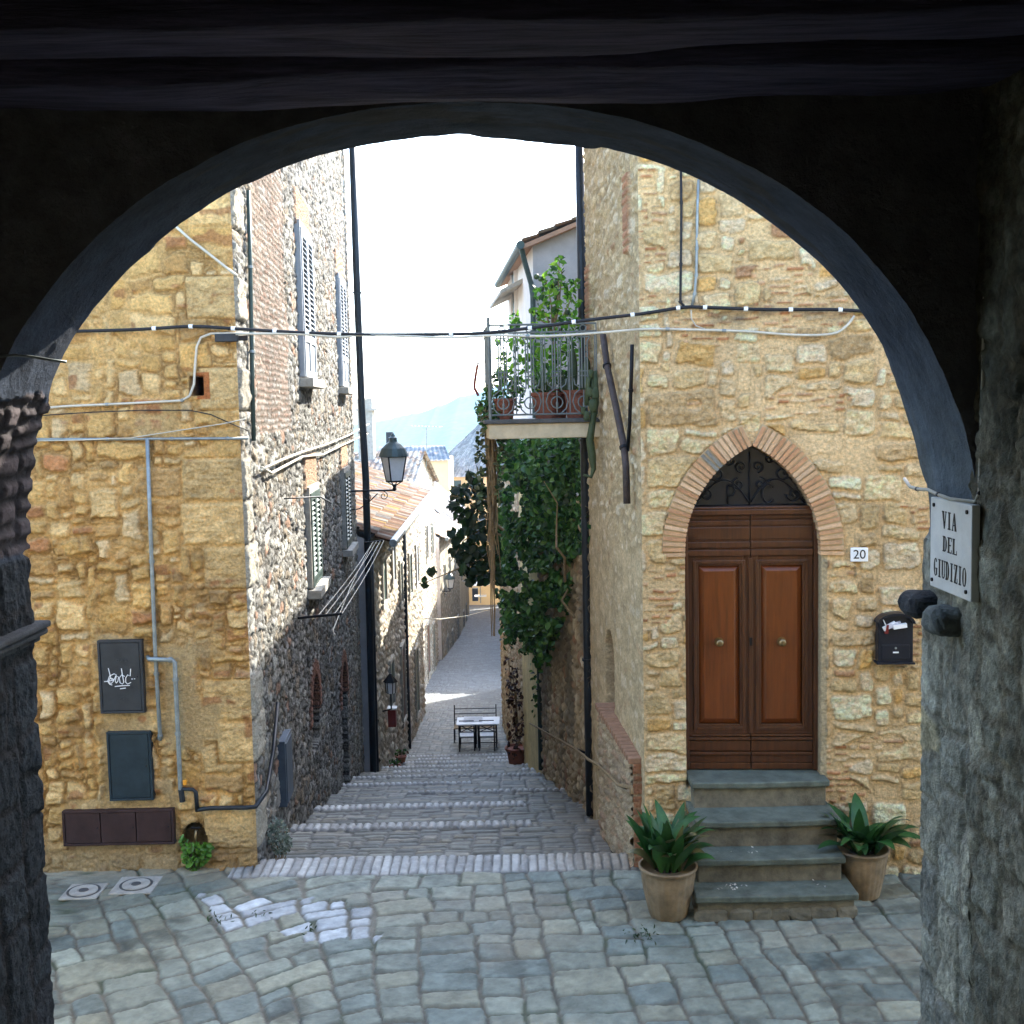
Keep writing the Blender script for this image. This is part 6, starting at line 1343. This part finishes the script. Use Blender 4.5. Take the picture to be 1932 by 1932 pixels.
MB().box(xl-5, xr_, 118, 128, -27, oz).build('wall', M_yel, OH)
tile_roof('roof', (xl-5.3, 117.6, oz-.1), (xr_+.3, 117.6, oz-.1), (xr_-.6, 123, oz+1.3), (xl-5, 123, oz+1.3), TC_G, OH, tw=.5, tl=.8, seed=15)
# white house over the garden wall on the right
wc = at(1005, 470, 24.0); wfar = at(958, 560, 30.8)
WH = thing('white_house', 'white plastered house with grey gable and green gutter above the balcony', 'house', (wc.x, 24, -4))
g0 = Vector((wc.x, 24, 0)); dirw = (Vector((wfar.x, 30.8, 0))-g0); ezw = at(985, 455, 24).z
side_ = Vector((7, .6, 0)); f0 = g0+dirw*1.02
m_ = MB(); m_.add([g0+Vector((0, 0, -9)), f0+Vector((0, 0, -9)), f0+Vector((0, 0, ezw-.1)), g0+Vector((0, 0, ezw-.1))], [(0, 1, 2, 3)]); m_.build('lane_wall', M_plaster_w, WH)
rz_ = at(1092, 418, 24.1).z; xk = at(1092, 418, 24.1).x; k_ = (rz_-ezw)/(xk-wc.x)
m_ = MB(); m_.add([g0+Vector((0, 0, -9)), g0+side_+Vector((0, 0, -9)), g0+side_+Vector((0, 0, ezw-.1)), g0+side_*.5+Vector((0, 0, ezw-.1+k_*3.5)), g0+Vector((0, 0, ezw-.1))], [(0, 1, 2, 3, 4)]); m_.build('gable_wall', M_plaster_g, WH)
m_ = MB(); m_.add([f0+Vector((0, 0, -9)), f0+side_+Vector((0, 0, -9)), f0+side_+Vector((0, 0, ezw)), f0+side_*.5+Vector((0, 0, ezw-.1+k_*3.5)), f0+Vector((0, 0, ezw-.1)), g0+side_+Vector((0, 0, -9)), g0+side_+Vector((0, 0, ezw-.1))], [(0, 1, 2, 3, 4), (1, 5, 6, 2)]); m_.build('rear_walls', M_plaster_w, WH)
oh = at(985, 455, 24).x-wc.x                       # eaves overhang
nd = dirw.normalized()
e0 = g0+Vector((oh*.9, -.35, ezw+k_*oh*.9)); e1 = f0+Vector((oh*.9, .0, ezw+k_*oh*.9)); t0 = g0+side_*.5+Vector((0, -.35, ezw+k_*3.5)); t1 = f0+side_*.5+Vector((0, 0, ezw+k_*3.5))
tile_roof('roof', e0, e1, t1, t0, TC_W, WH, seed=17)
m_ = MB(); m_.hexa([e0-Vector((0, 0, .12)), e1-Vector((0, 0, .12)), t1-Vector((0, 0, .12)), t0-Vector((0, 0, .12))], [e0-Vector((0, 0, .03)), e1-Vector((0, 0, .03)), t1-Vector((0, 0, .03)), t0-Vector((0, 0, .03))]); m_.build('soffit', mat('terracotta soffit', (.38, .22, .13), .9, var=.2), WH)
e2 = g0+side_+Vector((.4, -.35, ezw-.1)); e3 = f0+side_+Vector((.4, 0, ezw-.1)); tile_roof('roof', e2, e3, t1, t0, TC_G, WH, seed=18)
m_ = MB(); m_.tube([e0+Vector((-.06, -.05, -.05)), e1+Vector((-.06, 0, -.05))], .085, 10)
m_.tube([e0+Vector((-.04, .1, -.1)), e0+Vector((.02, .2, -.35)), Vector((wc.x-.05, 23.93, ezw-.85)), Vector((wc.x-.02, 23.92, ezw-1.1)), Vector((wc.x-.02, 23.92, -3))], .055, 10); m_.build('gutter', M_pipe_g, WH)
p = g0+dirw*.62; far_window(WH, (p.x, p.y, at(963, 590, p.y).z-.3), (nd.x, nd.y), .9, 1.4, M_shutd, out=(-1, 0), fr=M_plaster_w)
m_ = MB(); q0 = g0+dirw*.35; q1 = g0+dirw*.95; zz = at(960, 548, 28).z
m_.hexa([q0+Vector((0, 0, zz)), q1+Vector((0, 0, zz)), q1+Vector((-.5, 0, zz-.22)), q0+Vector((-.5, 0, zz-.22))], [q0+Vector((0, 0, zz+.1)), q1+Vector((0, 0, zz+.1)), q1+Vector((-.5, 0, zz-.14)), q0+Vector((-.5, 0, zz-.14))]); m_.build('door_canopy', M_conc, WH)
# unseen blocks added only to shade the lane and the rubble wall
BH = thing('shade_block', 'unseen plain cream block added behind the garden wall to shade the rubble wall', 'house', (4, 19, -6))
MB().hexa([(2.3, 15.4, -9), (8.5, 15.4, -9), (8.5, 23.7, -9), (2.3, 23.7, -9)], [(2.3, 15.4, 4.0), (8.5, 15.4, 4.0), (8.5, 23.7, 4.6), (2.3, 23.7, 4.6)]).build('wall', M_plaster_y, BH)
FH = thing('row_house', 'tall ochre block added out of sight on the right to shade the lower lane', 'house', (2, 60, -14))
MB().hexa([(-.45, 54.5, -26), (7, 54.5, -26), (7, 122, -26), (-1.2, 122, -26)], [(-.45, 54.5, -4.5), (7, 54.5, -3), (7, 122, -6), (-1.2, 122, -8)]).build('wall', M_plaster_y, FH)
GH = thing('row_house', 'plain ochre block added past the end of the garden wall to shade the lane', 'house', (2, 43, -11))
MB().hexa([(-.4, 37.6, -16), (6, 37.6, -16), (6, 47.6, -16), (-.5, 47.6, -16)], [(-.4, 37.6, -3.4), (6, 37.6, -3.4), (6, 47.6, -3.6), (-.5, 47.6, -3.6)]).build('wall', M_plaster_y, GH)

# ================================================================== LOWER LANE FURNITURE
TY = 33.2; g = gz(TY)
tl_, tr_ = at(862, 1380, TY).x, at(943, 1380, TY).x; tz = g+.76
TB = thing('cafe_table', 'white topped folding table with black legs at the foot of the steps', 'table', ((tl_+tr_)/2, TY, g))
MB().box(tl_, tr_, TY-.35, TY+.45, tz-.03, tz).build('tabletop', M_white, TB, bevel=.008)
MB().box(tl_+.2, tl_+.75, TY-.1, TY+.47, tz+.002, tz+.012).build('place_mat', mat('pale grey cloth', (.6, .63, .65), .8), TB)
for x in (tl_+.08, tl_+.55, tr_-.62, tr_-.1):
    for y in (TY-.3, TY+.4): MB().tube([(x, y, g-.06), (x, y, tz-.03)], .022, 6).build('leg', M_iron, TB)
for (a, b) in ((tl_+.08, tl_+.55), (tr_-.62, tr_-.1)):
    m_ = MB(); 
    for z in (.2, .36): m_.tube([(a, TY-.3, g+z), (b, TY-.3, g+z)], .015, 6)
    m_.tube([(a, TY-.3, g+.5), (b, TY-.3, tz-.03)], .015, 6); m_.tube([(b, TY-.3, g+.5), (a, TY-.3, tz-.03)], .015, 6); m_.build('brace', M_iron, TB)
def chair(name, label, cx, cy, gg, face, w=.46, hb=.95, mt=M_iron, ms=M_white):
    t = thing(name, label, 'chair', (cx, cy, gg), rz=face)
    for sx in (-1, 1):
        MB().tube([(sx*w/2, -.2, 0), (sx*w/2, -.2, .45)], .018, 6).build('leg', mt, t, loc=(0, 0, 0)); MB().tube([(sx*w/2, .2, 0), (sx*w/2, .22, .45), (sx*w/2, .27, hb)], .018, 6).build('leg', mt, t, loc=(0, 0, 0))
    MB().box(-w/2, w/2, -.23, .22, .44, .475).build('seat', ms, t, bevel=.01, loc=(0, 0, 0))
    m_ = MB()
    for z in (.6, .78, .93): m_.tube([(-w/2, .235+(z-.45)*.08, z), (w/2, .235+(z-.45)*.08, z)], .014, 6)
    m_.build('backrest', mt, t, loc=(0, 0, 0)); return t
chair('bench_chair', 'wide black framed garden seat behind the white table', (tl_+tr_)/2-.12, TY+.95, gz(TY+.95), 0, w=1.25, hb=1.05, ms=mat('tan seat', (.3, .22, .12), .8))
chair('folding_chair', 'white seated folding chair in front of the table, nearer the steps’ middle', tl_+.32, TY-.62, gz(TY-.62), math.pi, w=.42, hb=.8)
chair('folding_chair', 'white seated folding chair in front of the table, nearer the garden wall', tr_-.36, TY-.62, gz(TY-.62), math.pi, w=.42, hb=.8)
# big pot with a withered climber
p = at(980, 1452, 27.2); t = tpot('planter', 'large dark clay planter with a withered climber against the garden wall', 'planter', (p.x-.05, 27.0, gz(27.0)), .27, .42)
lp = sample_px([(950, 1240), (972, 1235), (985, 1300), (990, 1420), (975, 1432), (955, 1430), (960, 1350)], 150, 7)
leaf_cloud('withered_foliage', [at(a, b, 26.7+random.uniform(-.4, .3)) for a, b in lp], .13, [(.05, .022, .016, 3), (.08, .035, .02, 2), (.03, .02, .015, 2)], M_leaf, t, seed=19, ratio=.5)
m_ = MB()
for k in range(10): q = at(*lp[k*14], 26.8); m_.tube([(p.x-.05, 27, gz(27)+.35), ((p.x+q.x)/2, 26.9, (gz(27)+.4+q.z)/2), tuple(q)], .012, 5)
m_.build('stem', M_vine, t)
for lab, (a, b) in [('small clay pot of weeds by the left drainpipe, the upper one', (757, 1443)), ('small clay pot of weeds by the left drainpipe, the lower one', (746, 1462))]:
    Yp = 27.5 if b < 1450 else 25.8; x = at(a, b, Yp).x; t = tpot('flower_pot', lab, 'pot', (x, Yp, gz(Yp)), .13, .2, 'small pots by the lane')
    leaf_cloud('foliage', [(x+random.gauss(0, .07), Yp+random.gauss(0, .07), gz(Yp)+.22+random.random()*.12) for k in range(50)], .07, GREENS+[(.12, .07, .04, 2)], M_leaf, t, seed=b)
# small things on the orange roofed house
LN = thing('wall_lantern', 'small black wall lantern on the orange roofed house', 'wall lamp', tuple(at(737, 1290, 26.0)))
c = at(737, 1297, 26.0); m_ = MB(); m_.lathe([(.10, 0), (.12, .26)], tuple(c-Vector((0, 0, .13))), 6); m_.build('glass', M_lampglass, LN)
m_ = MB(); m_.lathe([(.17, .13), (.10, .22), (.02, .32)], tuple(c), 6)
for k in range(6): a = k*math.pi/3; m_.tube([c+Vector((.10*math.cos(a), .10*math.sin(a), -.13)), c+Vector((.125*math.cos(a), .125*math.sin(a), .14))], .012, 5)
m_.tube([c+Vector((0, 0, -.14)), c+Vector((0, 0, -.5)), Vector((-3.05, 26, c.z-.55))], .018, 6); m_.build('frame', M_iron, LN)
RP = thing('post_box', 'small red wall box under the black wall lantern', 'post box', tuple(at(740, 1372, 26.3)))
p = at(740, 1352, 26.3); MB().box(p.x-.09, p.x+.09, 26.2, 26.42, p.z-.22, p.z+.18).build('case', M_red, RP, bevel=.01); MB().box(p.x-.11, p.x+.11, 26.18, 26.44, p.z+.181, p.z+.22).build('lid', M_white, RP, bevel=.006)
L2 = dup_tree(LM); L2['label'] = 'distant pale street lantern on the row house down the lane'; L2.location = at(829, 1120, 63.0)
PS = thing('parasol', 'white folded parasol and table at the far end of the lane', 'parasol', tuple(at(905, 1138, 118)))
p = at(907, 1138, 118); gg = p.z
MB().tube([(p.x, 118, gg), (p.x, 118, gg+2.5)], .05, 8).build('pole', M_pipe, PS); MB().lathe([(1.0, 1.9), (.95, 2.05), (.4, 2.45), (.03, 2.6)], (p.x, 118, gg), 8).build('canopy', M_white, PS)
MB().box(p.x-.6, p.x+.6, 117.5, 118.5, gg+.72, gg+.78).build('table', M_white, PS); MB().box(p.x-.9, p.x-.3, 119.4, 120, gg, gg+1.3).build('dark_bin', M_box, PS)
for lab, q in [('thin wire stretched over the lower lane, the lower one', [(760, 1165, 36), (830, 1168, 45), (880, 1162, 52), (925, 1150, 56)]), ('thin wire stretched over the lower lane, the upper one', [(758, 995, 36), (800, 990, 45), (850, 1000, 54)])]:
    pipe('lane_wire', lab, 'wire', q, .014, M_cab_w, n=5, pl=lambda a, b, d: at(a, b, d))

# ================================================================== AIR
hz = MB().box(-1150, 1150, -80, 1420, -175, 90).build('haze', None); tag(hz, kind='stuff')
hm = bpy.data.materials.new('haze'); hm.use_nodes = True; t = hm.node_tree; t.nodes.clear()
pv = t.nodes.new('ShaderNodeVolumePrincipled'); pv.inputs['Color'].default_value = (.28, .55, .88, 1); pv.inputs['Density'].default_value = .00048; pv.inputs['Anisotropy'].default_value = 0
o = t.nodes.new('ShaderNodeOutputMaterial'); t.links.new(pv.outputs[0], o.inputs['Volume']); hz.data.materials.append(hm)
